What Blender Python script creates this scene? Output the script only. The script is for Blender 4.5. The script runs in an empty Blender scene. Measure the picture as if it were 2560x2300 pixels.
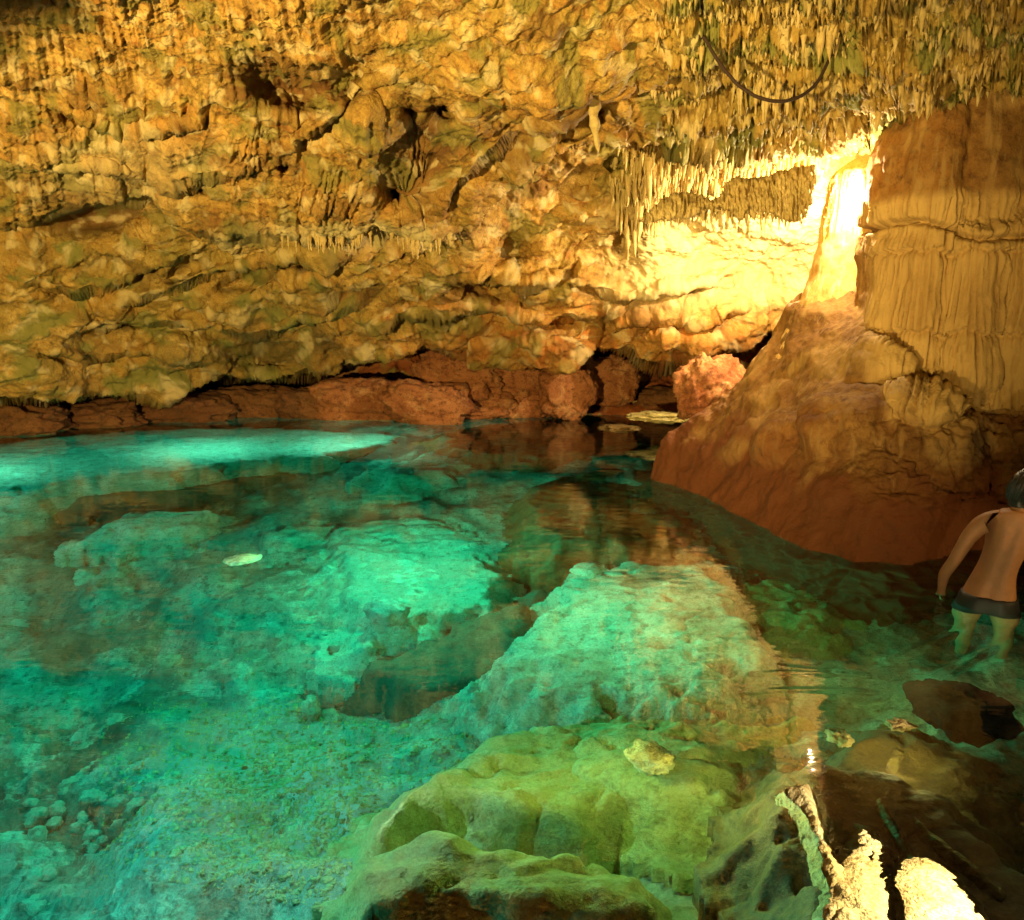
import bpy, bmesh, math, random
import numpy as np
from mathutils import Vector, Matrix

random.seed(7)
RNG = np.random.default_rng(7)
sc = bpy.context.scene
COL = sc.collection

# ------------------------------------------------------------------ camera model
CAM = np.array([0.0, 0.0, 1.7]); PITCH = math.radians(10.67); FPX = 2016.0
SP, CP = math.sin(PITCH), math.cos(PITCH)
K = 2560.0 / 2026.0                     # displayed image pixels -> full-size image pixels

def rays(px, py):
    u = (1150.0 - py) / FPX; v = (px - 1280.0) / FPX
    return np.stack([v, CP + SP * u, -SP + CP * u], -1)
def project(P):
    r = P - CAM
    s = r[..., 1] * CP - r[..., 2] * SP
    u = (r[..., 1] * SP + r[..., 2] * CP) / s
    return 1280 + FPX * r[..., 0] / s, 1150 - FPX * u, s
def on_water(px, py, depth=0.0):
    """point on the bed below the water, seen through the refracting surface"""
    px, py = np.asarray(px, float), np.asarray(py, float)
    d = rays(px, py); d = d / np.linalg.norm(d, axis=-1, keepdims=True)
    dz = np.minimum(d[..., 2], -0.03)
    H = CAM + d * (-CAM[2] / dz)[..., None]
    eta = 1 / 1.33
    ci = -dz; st2 = eta * eta * (1 - ci * ci); ct = np.sqrt(1 - st2)
    R = eta * d; R[..., 2] = -ct
    hn = np.linalg.norm(R[..., :2], axis=-1, keepdims=True) + 1e-9
    R[..., :2] = R[..., :2] / hn * np.sqrt(st2)[..., None]
    return H + R * (np.asarray(depth) / ct)[..., None]
def at_s(px, py, s):
    return CAM + rays(np.asarray(px, float), np.asarray(py, float)) * np.asarray(s)[..., None]

# ------------------------------------------------------------------ noise
_perm = np.random.default_rng(3).permutation(256); _perm = np.concatenate([_perm, _perm, _perm])
_g = np.random.default_rng(4).normal(size=(256, 3)); _g /= np.linalg.norm(_g, axis=1, keepdims=True)
def perlin(P):
    P = np.asarray(P, float); i = np.floor(P).astype(int); f = P - i; i &= 255
    w = f * f * f * (f * (f * 6 - 15) + 10)
    out = 0
    for a in (0, 1):
        for b in (0, 1):
            for c in (0, 1):
                h = _perm[_perm[_perm[i[..., 0] + a] + i[..., 1] + b] + i[..., 2] + c]
                g = _g[h]
                dot = g[..., 0] * (f[..., 0] - a) + g[..., 1] * (f[..., 1] - b) + g[..., 2] * (f[..., 2] - c)
                wt = (w[..., 0] if a else 1 - w[..., 0]) * (w[..., 1] if b else 1 - w[..., 1]) * (w[..., 2] if c else 1 - w[..., 2])
                out = out + dot * wt
    return out * 1.6
def fbm(P, octaves=4, gain=0.5, lac=2.03):
    o = 0; a = 1.0
    for k in range(octaves):
        o = o + a * perlin(P * lac ** k + 17.3 * k); a *= gain
    return o
def ridged(P, octaves=4, gain=0.5):
    o = 0; a = 1.0
    for k in range(octaves):
        o = o + a * (1 - 2 * np.abs(perlin(P * 2.07 ** k + 9.1 * k))); a *= gain
    return o
def sstep(a, b, x):
    t = np.clip((x - a) / (b - a), 0, 1); return t * t * (3 - 2 * t)
def curve(pts):
    a = np.array(pts, float) * K
    return lambda x: np.interp(x, a[:, 0], a[:, 1])
def box_blur(A, n=1, axis=(0, 1)):
    for _ in range(n):
        for ax in axis:
            A = (np.roll(A, 1, ax) + 2 * A + np.roll(A, -1, ax)) / 4
    return A
def grid_normals(P):
    du = np.gradient(P, axis=1); dv = np.gradient(P, axis=0)
    n = np.cross(du, dv); n /= np.linalg.norm(n, axis=-1, keepdims=True) + 1e-12
    return n

# ------------------------------------------------------------------ objects
def tag(o, label=None, cat=None, group=None, kind=None):
    if label: o['label'] = label
    if cat: o['category'] = cat
    if group: o['group'] = group
    if kind or cat: o['kind'] = kind or 'thing'
    return o
def mesh_np(name, V, F, mat, parent=None, smooth=True):
    me = bpy.data.meshes.new(name)
    V = np.asarray(V, np.float32).reshape(-1, 3); F = np.asarray(F, np.int32)
    n, k = F.shape
    me.vertices.add(len(V)); me.vertices.foreach_set('co', V.ravel())
    me.loops.add(n * k); me.loops.foreach_set('vertex_index', F.ravel())
    me.polygons.add(n); me.polygons.foreach_set('loop_start', np.arange(0, n * k, k, dtype=np.int32))
    me.polygons.foreach_set('loop_total', np.full(n, k, np.int32))
    me.update(calc_edges=True); me.validate()
    if smooth: me.polygons.foreach_set('use_smooth', np.ones(len(me.polygons), bool))
    if mat: me.materials.append(mat)
    o = bpy.data.objects.new(name, me); COL.objects.link(o)
    if parent: o.parent = parent
    return o
def grid_faces(h, w):
    i = np.arange(h * w).reshape(h, w)
    return np.stack([i[:-1, :-1], i[1:, :-1], i[1:, 1:], i[:-1, 1:]], -1).reshape(-1, 4)
def attr(o, name, vals):
    a = o.data.attributes.new(name, 'FLOAT', 'POINT'); a.data.foreach_set('value', np.asarray(vals, np.float32).ravel())
def empty(name, loc):
    o = bpy.data.objects.new(name, None); COL.objects.link(o); o.location = loc; o.empty_display_size = .2
    return o
def modified(o, mods):
    """bake a stack of modifiers into a new mesh"""
    for t, kw in mods:
        m = o.modifiers.new(t, t)
        for k, v in kw.items(): setattr(m, k, v)
    dg = bpy.context.evaluated_depsgraph_get(); dg.update()
    ev = o.evaluated_get(dg); me = bpy.data.meshes.new_from_object(ev)
    o.modifiers.clear(); old = o.data; o.data = me; bpy.data.meshes.remove(old)
    return o
def verts(o):
    a = np.empty(len(o.data.vertices) * 3, np.float32); o.data.vertices.foreach_get('co', a); return a.reshape(-1, 3).astype(float)
def norms(o):
    a = np.empty(len(o.data.vertices) * 3, np.float32); o.data.vertices.foreach_get('normal', a); return a.reshape(-1, 3).astype(float)
def set_verts(o, V):
    o.data.vertices.foreach_set('co', np.asarray(V, np.float32).ravel()); o.data.update()
    o.data.polygons.foreach_set('use_smooth', np.ones(len(o.data.polygons), bool))

# ------------------------------------------------------------------ materials
def nodes_of(name):
    m = bpy.data.materials.new(name); m.use_nodes = True
    nt = m.node_tree; nt.nodes.clear()
    return m, nt, nt.nodes, nt.links
def rock_mat(name, cols, scale=1.0, rough=0.85, bump=0.5, stain=None, streak=None, spec=0.3, fine=1.0, attr_col=None, wet=False):
    """cols: list of 4 rgb tones; noise decides where each lies"""
    m, nt, N, L = nodes_of(name)
    out = N.new('ShaderNodeOutputMaterial'); b = N.new('ShaderNodeBsdfPrincipled')
    L.new(b.outputs[0], out.inputs[0])
    geo = N.new('ShaderNodeNewGeometry'); mp = N.new('ShaderNodeMapping'); mp.inputs['Scale'].default_value = (scale,) * 3
    L.new(geo.outputs['Position'], mp.inputs[0])
    def noise(sc_, det, rgh, dist=0.0, vec=None):
        n = N.new('ShaderNodeTexNoise'); n.inputs['Scale'].default_value = sc_; n.inputs['Detail'].default_value = det
        n.inputs['Roughness'].default_value = rgh; n.inputs['Distortion'].default_value = dist
        L.new((vec or mp).outputs[0], n.inputs['Vector']); return n
    def ramp(src, a, b_, ca=(0, 0, 0), cb=(1, 1, 1)):
        r = N.new('ShaderNodeValToRGB'); r.color_ramp.elements[0].position = a; r.color_ramp.elements[1].position = b_
        r.color_ramp.elements[0].color = (*ca, 1); r.color_ramp.elements[1].color = (*cb, 1); L.new(src, r.inputs[0]); return r
    def mix(fac, a, b_):
        x = N.new('ShaderNodeMix'); x.data_type = 'RGBA'
        if isinstance(fac, float): x.inputs[0].default_value = fac
        else: L.new(fac, x.inputs[0])
        for s_, v in ((6, a), (7, b_)):
            if isinstance(v, tuple): x.inputs[s_].default_value = (*v, 1)
            else: L.new(v, x.inputs[s_])
        return x.outputs[2]
    n1 = noise(0.9, 5, .62, .5); n2 = noise(3.1, 6, .68, .6); n3 = noise(13, 5, .7); n4 = noise(55, 3, .7)
    c = mix(ramp(n1.outputs[0], .40, .62).outputs[0], cols[0], cols[1])
    c = mix(ramp(n2.outputs[0], .50, .66).outputs[0], c, cols[2])
    c = mix(ramp(n3.outputs[0], .50, .70).outputs[0], c, cols[3])
    d4 = ramp(n4.outputs[0], .30, .62, (.62, .58, .52), (1.08, 1.06, 1.0))
    x = N.new('ShaderNodeMix'); x.data_type = 'RGBA'; x.blend_type = 'MULTIPLY'; x.inputs[0].default_value = 0.8 * fine
    L.new(c, x.inputs[6]); L.new(d4.outputs[0], x.inputs[7]); c = x.outputs[2]
    if streak:
        ms = N.new('ShaderNodeMapping'); ms.inputs['Scale'].default_value = (9, 9, .7); L.new(geo.outputs['Position'], ms.inputs[0])
        ns = noise(1.6, 4, .6, .2, ms)
        c = mix(ramp(ns.outputs[0], .52, .66).outputs[0], c, streak)
    if attr_col:
        for aname, acol in attr_col:
            at = N.new('ShaderNodeAttribute'); at.attribute_name = aname
            c = mix(at.outputs['Fac'], c, acol)
    L.new(c, b.inputs['Base Color'])
    b.inputs['Roughness'].default_value = rough
    b.inputs['Specular IOR Level'].default_value = spec
    bp = N.new('ShaderNodeBump'); bp.inputs['Strength'].default_value = bump; bp.inputs['Distance'].default_value = .03
    ad = N.new('ShaderNodeMath'); ad.operation = 'MULTIPLY_ADD'; ad.inputs[1].default_value = .45
    L.new(n4.outputs[0], ad.inputs[0]); L.new(n3.outputs[0], ad.inputs[2])
    L.new(ad.outputs[0], bp.inputs['Height']); L.new(bp.outputs[0], b.inputs['Normal'])
    return m

GOLD = [(.50, .29, .065), (.36, .245, .055), (.68, .47, .15), (.19, .085, .018)]
M_cave = rock_mat('cave_limestone', GOLD, bump=.7, spec=.25,
                  attr_col=[('rust', (.42, .155, .03)), ('red', (.26, .075, .022)), ('brown', (.15, .07, .018)), ('green', (.20, .19, .045)), ('pale', (.66, .55, .27))])
M_col = rock_mat('column_flowstone', [(.25, .115, .022), (.18, .09, .019), (.31, .17, .045), (.09, .036, .009)], bump=.5, spec=.35, fine=.6,
                 streak=(.28, .165, .05), attr_col=[('red', (.12, .036, .008)), ('pale', (.50, .33, .11))])
M_slim = rock_mat('pale_flowstone', [(.60, .36, .10), (.62, .40, .13), (.68, .50, .22), (.5, .28, .08)], bump=.25, fine=.4, streak=(.72, .56, .28))
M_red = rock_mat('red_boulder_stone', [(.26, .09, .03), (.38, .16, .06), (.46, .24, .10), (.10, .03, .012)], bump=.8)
M_stal = rock_mat('stalactite_calcite', [(.50, .37, .14), (.42, .33, .12), (.60, .47, .21), (.32, .21, .07)], bump=.2, fine=.5)
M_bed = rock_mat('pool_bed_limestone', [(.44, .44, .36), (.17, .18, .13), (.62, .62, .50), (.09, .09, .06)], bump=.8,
                 attr_col=[('sand', (.46, .42, .35)), ('trench_shade', (.03, .05, .032))])
M_slab = rock_mat('submerged_slab_stone', [(.55, .54, .42), (.38, .38, .28), (.66, .64, .52), (.18, .17, .11)], bump=.8)
M_olive = rock_mat('shallow_slab_stone', [(.40, .34, .14), (.33, .30, .10), (.48, .44, .22), (.22, .17, .05)], bump=.6)
M_red_shade = rock_mat('shaded_red_stone', [(.15, .06, .02), (.20, .09, .03), (.10, .045, .015), (.05, .02, .008)], bump=.8)  # darker copy of the red stone, shade under the overhang put into its colour
M_pale = rock_mat('pale_shore_stone', [(.66, .55, .30), (.50, .38, .16), (.74, .66, .45), (.20, .12, .035)], bump=1.0)
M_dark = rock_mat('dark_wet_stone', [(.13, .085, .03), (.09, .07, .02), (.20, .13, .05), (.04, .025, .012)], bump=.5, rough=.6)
def plain(name, col, rough=.6, bump=0, sss=0):
    m, nt, N, L = nodes_of(name)
    out = N.new('ShaderNodeOutputMaterial'); b = N.new('ShaderNodeBsdfPrincipled'); L.new(b.outputs[0], out.inputs[0])
    n = N.new('ShaderNodeTexNoise'); n.inputs['Scale'].default_value = 30; n.inputs['Detail'].default_value = 4
    r = N.new('ShaderNodeValToRGB'); r.color_ramp.elements[0].color = (*[c * .8 for c in col], 1); r.color_ramp.elements[1].color = (*[min(1, c * 1.15) for c in col], 1)
    tc = N.new('ShaderNodeTexCoord'); L.new(tc.outputs['Object'], n.inputs['Vector']); L.new(n.outputs[0], r.inputs[0]); L.new(r.outputs[0], b.inputs['Base Color'])
    b.inputs['Roughness'].default_value = rough
    if bump:
        bp = N.new('ShaderNodeBump'); bp.inputs['Strength'].default_value = bump; bp.inputs['Distance'].default_value = .01
        L.new(n.outputs[0], bp.inputs['Height']); L.new(bp.outputs[0], b.inputs['Normal'])
    return m
M_cable = plain('cable_sheath', (.035, .016, .008), .9)
M_skin = plain('skin', (.42, .20, .085), .62, .25)
M_black = plain('black_swim_fabric', (.008, .008, .009), .6)
M_dark_reflection = rock_mat('reflection_black', [(.012, .009, .007), (.018, .012, .008), (.008, .006, .005), (.005, .004, .004)], bump=.4, spec=.1)
M_hair = plain('dark_hair', (.018, .011, .007), .45, .4)

# ================================================================== CAVE
ledge = curve([(-400, 470), (60, 442), (100, 432), (190, 407), (235, 390), (292, 386), (330, 428), (420, 455), (540, 465), (600, 461), (700, 468),
               (780, 460), (870, 447), (930, 430), (985, 360), (1040, 315), (1130, 292), (1250, 282), (1340, 276), (1420, 286), (1500, 292), (1640, 296), (1750, 256), (2100, 240)])
lip = curve([(-400, 820), (100, 797), (170, 776), (250, 782), (330, 790), (370, 762), (420, 746), (560, 745), (640, 741), (700, 712), (830, 690), (900, 700), (1000, 722),
             (1090, 732), (1150, 716), (1180, 690), (1230, 702), (1330, 727), (1400, 716), (1470, 690), (1510, 650), (2100, 640)])
shore = curve([(-500, 900), (90, 846), (200, 833), (450, 818), (650, 820), (780, 828), (930, 815), (1100, 819), (1250, 821), (1350, 826), (1500, 830), (2100, 830)])

def nonuni(a, lo, hi, b, step, coarse):
    return np.unique(np.concatenate([np.linspace(a, lo, coarse), np.arange(lo, hi, step), np.linspace(hi, b, coarse)]))
pxs = nonuni(-2600, -160, 2720, 5200, 2.9, 26)
pys = np.concatenate([-160 - np.geomspace(5, 4300, 60)[::-1], np.arange(-160, 640, 1.35), np.arange(640, 1130, 2.3)])
PX, PY = np.meshgrid(pxs, pys)
def dz_of(py): return -SP + CP * (1150 - py) / FPX
Lg, Kg, Wg = ledge(PX), lip(PX), shore(PX)
# wobble the edges so they are not drawn with a ruler
wob = fbm(np.stack([PX / 60, PX * 0 + 3.1, PX * 0], -1), 4)
Lg = Lg + wob * 9; Kg = Kg + np.roll(wob, 37, 1) * 9
sW = 1.7 / -dz_of(Wg)
sK = sW - 1.35 - .4 * sstep(900, 1500, PX)
rt = sstep(900 * K, 1080 * K, PX)                       # 0 left hall, 1 bright recess
sL = 7.7 * (1 - rt) + 7.0 * rt
sB = sL + np.where(PX < 330 * K, .75, .55) * (1 - rt) + rt * 1.25
s0 = 1.75 / dz_of(np.zeros(1))[0]
tA = np.clip(PY / np.maximum(Lg, 1), 0, 1)
SA = np.where(PY < 0, 1.75 / np.maximum(dz_of(PY), .05), 1 / ((1 - tA) / s0 + tA / sL))
tB = np.clip((PY - Lg) / (Kg - Lg), 0, 1)
tB = tB ** .9
SB = 1 / ((1 - tB) / sB + tB / sK)
# the hollow behind the slim column: wall lies deeper, floor of it comes forward
hol = np.exp(-((PX - 1450 * K) / (170 * K)) ** 2 - ((PY - 500 * K) / (85 * K)) ** 2) * .8
SB = SB + hol
tC = np.clip((PY - Kg) / np.maximum(Wg - Kg, 1), 0, 1)
SC = sW + 1.25 * (1 - tC) ** .7
S = SA + (SB - SA) * sstep(-5, 7, PY - Lg)
S = S + (SC - S) * sstep(-6, 8, PY - Kg)
S = np.where(PY > Wg, sW + (PY - Wg) * .012, S)
ex = np.maximum(0, np.maximum(-100 - PX, PX - 2700)) / 1500.0
S = S / (1 + 1.3 * ex ** 1.5)
# painted-in relief: hollows (+) and swellings (-), placed by image pixels
FEAT = [(872, 215, 30, 22, 20, .55), (805, 205, 26, 26, 0, .30), (785, 372, 34, 32, -30, .50), (383, 372, 26, 16, 15, .45), (600, 526, 17, 9, -15, .35),
        (1175, 190, 26, 40, 0, .35), (1235, 190, 40, 12, -5, .25), (1128, 262, 55, 16, -22, .30), (1165, 358, 34, 22, -35, .45), (1215, 322, 18, 14, 0, .35),
        (1020, 490, 40, 32, 10, .30), (930, 560, 45, 22, 0, .35), (470, 560, 60, 14, -25, .30), (650, 605, 45, 12, -25, .25), (520, 712, 70, 26, 5, .55),
        (700, 150, 60, 55, 0, .32), (560, 165, 85, 45, 20, .36), (830, 300, 62, 95, 0, .35), (200, 430, 100, 32, -8, .25), (560, 330, 12, 9, 0, .2), (640, 415, 16, 8, 0, .2),
        (1085, 250, 20, 14, 0, .2), (1230, 470, 16, 34, 10, .35), (1195, 655, 22, 34, 10, .30), (1120, 640, 26, 10, 0, .2), (945, 660, 30, 10, 0, .2),
        (240, 640, 60, 14, -20, .15), (350, 545, 46, 12, -30, .2), (1010, 590, 30, 12, 0, .2), (1330, 640, 50, 14, 5, .2),
        (300, 300, 90, 50, 10, -.18), (480, 300, 60, 60, 0, -.15), (715, 230, 22, 55, 8, -.18), (660, 560, 160, 40, -8, -.2), (820, 600, 110, 60, -10, -.3),
        (1060, 560, 110, 40, 15, -.3), (1100, 680, 100, 30, 0, -.25), (420, 700, 90, 40, 0, -.25), (1330, 680, 110, 30, -4, -.25), (260, 520, 110, 50, 20, -.2)]
for (cx, cy, rx, ry, ang, amp) in FEAT:
    a = math.radians(ang); dx = PX / K - cx; dy = PY / K - cy
    q = ((dx * math.cos(a) + dy * math.sin(a)) / rx) ** 2 + ((-dx * math.sin(a) + dy * math.cos(a)) / ry) ** 2
    S = S + amp * np.exp(-q ** 1.6) * (1.6 if amp > 0 else 1.0)
for pts_, amp_, wd_ in (([(230, 600), (300, 588), (420, 545), (520, 522), (640, 500), (700, 492)], .42, 24), ([(60, 560), (140, 585), (240, 560), (330, 520), (420, 498)], .3, 22),
                        ([(150, 668), (260, 640), (400, 650), (520, 672), (640, 618), (740, 588)], .4, 26), ([(60, 690), (160, 715), (300, 700), (420, 725)], .3, 22),
                        ([(720, 650), (820, 632), (960, 610), (1080, 640), (1180, 628)], .42, 26), ([(900, 548), (960, 540), (1030, 565), (1090, 560), (1150, 520)], .4, 26),
                        ([(90, 215), (200, 250), (310, 262), (400, 240)], .3, 26), ([(100, 345), (220, 330), (330, 368), (430, 352), (520, 330)], .3, 24),
                        ([(560, 300), (640, 250), (720, 180), (800, 140)], .3, 26), ([(860, 420), (940, 330), (1010, 270), (1120, 215), (1230, 200)], .4, 28),
                        ([(1180, 660), (1270, 640), (1380, 650), (1480, 610)], .3, 22), ([(1120, 560), (1240, 590), (1360, 575), (1470, 540)], .3, 18)):
    a_ = np.array(pts_, float); f_ = np.interp(PX / K, a_[:, 0], a_[:, 1]) + 5 * wob + 3 * np.roll(wob, 91, 1)
    inx = sstep(a_[0, 0] - 10, a_[0, 0] + 50, PX / K) * sstep(a_[-1, 0] + 10, a_[-1, 0] - 50, PX / K); dd_ = PY / K - f_
    S = S + amp_ * inx * (np.exp(-np.maximum(dd_, 0) / wd_) * sstep(-2.5, 2.5, dd_) - .45 * np.exp(-((dd_ + 9) / 10) ** 2))
P = CAM + rays(PX, PY) * S[..., None]
nrm = box_blur(grid_normals(P), 20)
nrm /= np.linalg.norm(nrm, axis=-1, keepdims=True)
toc = CAM - P
nrm *= np.sign((nrm * toc).sum(-1, keepdims=True))
X, Y = PX / K, PY / K
def zone(cx, cy, rx, ry, ang=0, p=1.5):
    a = math.radians(ang); dx = X - cx; dy = Y - cy
    q = ((dx * math.cos(a) + dy * math.sin(a)) / rx) ** 2 + ((-dx * math.sin(a) + dy * math.cos(a)) / ry) ** 2
    return np.exp(-q ** p)
smooth_shelf = zone(190, 430, 105, 34, -8, 3)
calm = 1 - .9 * smooth_shelf
D = .17 * fbm(P * 1.1, 3) + .035 * ridged(P * 2.3 + 5, 2) + .026 * fbm(P * np.array([4.2, 4.2, 3.0]) + 3, 3)
def strata(ang, lng, thin, seed):
    a = math.radians(ang); q = np.stack([(X * math.cos(a) + Y * math.sin(a)) / lng, (-X * math.sin(a) + Y * math.cos(a)) / thin, X * 0 + seed], -1)
    return fbm(q, 3)
lowz = sstep(430, 480, Y)
D = D + .07 * strata(-24, 150, 24, 1.0) * lowz * (.15 + 1.1 * np.clip(strata(-15, 170, 90, 9.0) + .3, 0, 1)) + .035 * strata(-38, 140, 34, 2.0) * (1 - lowz) * sstep(600, 900, X) + .04 * strata(80, 110, 15, 3.0) * (1 - lowz) * sstep(900, 600, X)
D = D * calm * (1 - .42 * (1 - lowz) * sstep(1050, 800, X))
lowz_ = sstep(430, 480, Y)
pock = ridged(P * 9 + 2, 3)
D = D + calm * (.010 * pock + .022 * fbm(P * np.array([14, 9, 11]), 3) + .007 * fbm(P * np.array([44, 20, 44]), 2) * lowz_)
# drapery: ribs that run down the rock
def ribs(px_scale, slant, seed):
    q = np.stack([(X + slant * Y) / px_scale, Y / 90.0, X * 0 + seed], -1)
    return 1 - 2 * np.abs(perlin(q)) + .5 * (1 - 2 * np.abs(perlin(q * np.array([2.1, 1.3, 1]) + 4)))
dr = zone(660, 390, 75, 60, 0, 2) * ribs(13, .32, 1.0) * .045
dr += zone(480, 310, 40, 75, 10, 2) * ribs(17, .25, 2.0) * .05
dr += zone(385, 230, 40, 60, 0, 2) * ribs(22, .2, 3.0) * .05
dr += zone(830, 330, 70, 100, 0, 2) * ribs(16, .1, 4.0) * .06
dr += zone(725, 250, 35, 90, 0, 2) * ribs(20, .2, 5.0) * .05
dr += zone(250, 560, 80, 60, 0, 2) * ribs(22, .4, 6.0) * .03
top_right = sstep(1250, 1380, X) * sstep(330, 250, Y)
dr += top_right * (ribs(9, .05, 7.0) * .05 +   .06 * strata(-12, 80, 20, 5.0) + .03 * fbm(np.stack([X / 8, Y / 8, X * 0 + 4], -1), 2))
panel = zone(1430, 395, 165, 50, 5, 3)
dr += panel * ribs(9, .03, 8.0) * .06
dr += zone(1270, 360, 60, 75, 0, 2) * ribs(10, .05, 9.0) * .06
P = P + nrm * (D + dr)[..., None]
# stone colour masks; brown also darkens the hollows, pale also lightens the recess
n_lo = fbm(np.stack([X / 120, Y / 70, X * 0], -1), 4)
n_md = fbm(np.stack([X / 34, Y / 26, X * 0 + 8], -1), 4)
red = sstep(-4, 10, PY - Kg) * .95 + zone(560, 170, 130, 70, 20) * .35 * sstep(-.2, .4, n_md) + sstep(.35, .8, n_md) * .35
red += sstep(560, 700, Y) * sstep(500, 900, X) * .45 * sstep(-.3, .5, n_lo)
brown = smooth_shelf * .9 + zone(830, 310, 75, 120, 0, 2) * .75 + sstep(.15, .6, n_lo) * .5 + zone(540, 690, 140, 50, 0) * .6 + zone(565, 165, 130, 75, 15, 1.5) * .8 + zone(1050, 230, 160, 60, -20) * .4
green = lowz * sstep(800, 560, X) * .28 + sstep(.05, .5, fbm(np.stack([X / 90, Y / 60, X * 0 + 21], -1), 4)) * .7 * (1 - sstep(1050, 1250, X) * sstep(330, 420, Y)) + top_right * .35
pale = sstep(.1, .6, fbm(np.stack([X / 45, Y / 30, X * 0 + 33], -1), 4)) * .55 + zone(700, 455, 190, 22, 0) * .7 + zone(250, 330, 180, 70, 0) * .35 + sstep(1150, 1300, X) * sstep(330, 430, Y) * sstep(640, 560, Y) * .8
cave = mesh_np('cave_wall', P, grid_faces(*PX.shape), M_cave)
tag(cave, kind='structure')
rust = sstep(.15, .7, fbm(np.stack([X / 28, Y / 24, X * 0 + 51], -1), 4)) * (.28 + .35 * sstep(900, 1100, X) * sstep(520, 620, Y)) + sstep(540, 680, Y) * sstep(650, 950, X) * .4
for nm, v in (('rust', rust), ('red', red), ('brown', brown), ('green', green), ('pale', pale)): attr(cave, nm, np.clip(v, 0, 1))
print('cave', len(P.reshape(-1, 3)))
def cave_at(x, y):
    """point of the finished cave rock at an image pixel position"""
    i = np.clip(np.searchsorted(pys, np.asarray(y) * K), 0, len(pys) - 1); j = np.clip(np.searchsorted(pxs, np.asarray(x) * K), 0, len(pxs) - 1)
    return P[i, j]

# ================================================================== STALACTITES
def cone_np(n, r, l, bend, seed, segs=8, rings=6):
    t = np.linspace(0, 1, rings); a = np.linspace(0, 2 * np.pi, segs, endpoint=False)
    rr = r * ((1 - t) ** .8 * .85 + .12) * (1 + .18 * np.sin(t * 17 + seed)); rr[-1] = r * .03
    cx = bend[0] * t ** 2; cy = bend[1] * t ** 2
    V = np.stack([cx[:, None] + rr[:, None] * np.cos(a), cy[:, None] + rr[:, None] * np.sin(a), (-l * t)[:, None] + 0 * a], -1).reshape(-1, 3)
    i = np.arange(rings * segs).reshape(rings, segs); j = np.roll(i, -1, 1)
    F = np.stack([i[:-1], i[1:], j[1:], j[:-1]], -1).reshape(-1, 4)
    return V, F
def cone_mass(name, pts, lens, rads, mat):
    Vs, Fs, o = [], [], 0
    for k in range(len(pts)):
        V, F = cone_np(0, rads[k], lens[k], RNG.normal(size=2) * lens[k] * .06, k, 6, 5)
        Vs.append(V + pts[k] + np.array([0, 0, .03])); Fs.append(F + o); o += len(V)
    return mesh_np(name, np.concatenate(Vs), np.concatenate(Fs), mat)
def scatter(n, poly):
    """random image pixel positions inside a polygon"""
    poly = np.array(poly, float); out = []
    lo, hi = poly.min(0), poly.max(0)
    while len(out) < n:
        q = lo + RNG.random((n * 2, 2)) * (hi - lo)
        x, y = q[:, 0], q[:, 1]; ins = np.zeros(len(q), bool)
        for a, b in zip(poly, np.roll(poly, -1, 0)):
            c = ((a[1] > y) != (b[1] > y)) & (x < (b[0] - a[0]) * (y - a[1]) / (b[1] - a[1] + 1e-9) + a[0]); ins ^= c
        out += list(q[ins])
    return np.array(out[:n])
# stuff: the uncountable small ones, in three carpets
q = scatter(6500, [(1290, -60), (2100, -60), (2100, 300), (1930, 290), (1800, 270), (1740, 250), (1640, 290), (1420, 280), (1340, 268), (1290, 180)])
cl = fbm(np.stack([q[:, 0] / 42, q[:, 1] / 24 - q[:, 0] / 160, q[:, 0] * 0 + 2], -1), 3)
keep = cl > RNG.normal(size=len(q)) * .12 + .10
q, cl = q[keep], cl[keep]
pt = cave_at(q[:, 0], q[:, 1]); l = (RNG.gamma(1.3, .020, len(q)) + .010) * (.6 + 1.6 * np.clip(cl, 0, 1))
tag(cone_mass('stalactite_carpet', pt, l, .009 + l * .10 + RNG.gamma(1.5, .002, len(l)), M_stal), 'dense carpet of thin straw stalactites over the ceiling above the column', 'stalactites', kind='stuff')
q = np.concatenate([scatter(700, [(1215, 290), (1340, 275), (1640, 300), (1640, 338), (1480, 350), (1340, 380), (1300, 430), (1220, 440), (1200, 340)]),
                    scatter(60, [(1230, 440), (1300, 370), (1330, 380), (1260, 430)])])
pt = cave_at(q[:, 0], q[:, 1]); l = RNG.gamma(2.0, .045, len(q)) + .03
tag(cone_mass('stalactite_curtain', pt, l, .011 + l * .08, M_stal), 'crowded curtain of small stalactites in front of the glowing hollow', 'stalactites', kind='stuff')

def inside_dist(poly, x, y):
    """signed distance to a polygon, positive inside"""
    d = np.full(x.shape, 1e9); ins = np.zeros(x.shape, bool)
    for a, b in zip(poly, np.roll(poly, -1, 0)):
        ab = b - a; t = np.clip(((x - a[0]) * ab[0] + (y - a[1]) * ab[1]) / (ab @ ab + 1e-12), 0, 1)
        d = np.minimum(d, np.hypot(x - a[0] - t * ab[0], y - a[1] - t * ab[1]))
        ins ^= ((a[1] > y) != (b[1] > y)) & (x < (b[0] - a[0]) * (y - a[1]) / (b[1] - a[1] + 1e-12) + a[0])
    return np.where(ins, d, -d)
def rock_np(seed, r, block=2.6, rough=.12, sub=4, freq=1.0):
    bm = bmesh.new(); bmesh.ops.create_icosphere(bm, subdivisions=sub, radius=1)
    V = np.array([v.co for v in bm.verts]); F = np.array([[v.index for v in f.verts] for f in bm.faces]); bm.free()
    V = V / (np.abs(V) ** block).sum(1, keepdims=True) ** (1 / block)
    n = V / np.linalg.norm(V, axis=1, keepdims=True)
    V = V + n * (rough * 1.6 * fbm(V * 1.3 * freq + seed * 7.7, 2) + rough * .8 * ridged(V * 2.7 * freq + seed * 3.1, 3) + rough * .3 * fbm(V * 9 * freq + seed, 2))[:, None]
    return V * np.array(r), F
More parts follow.
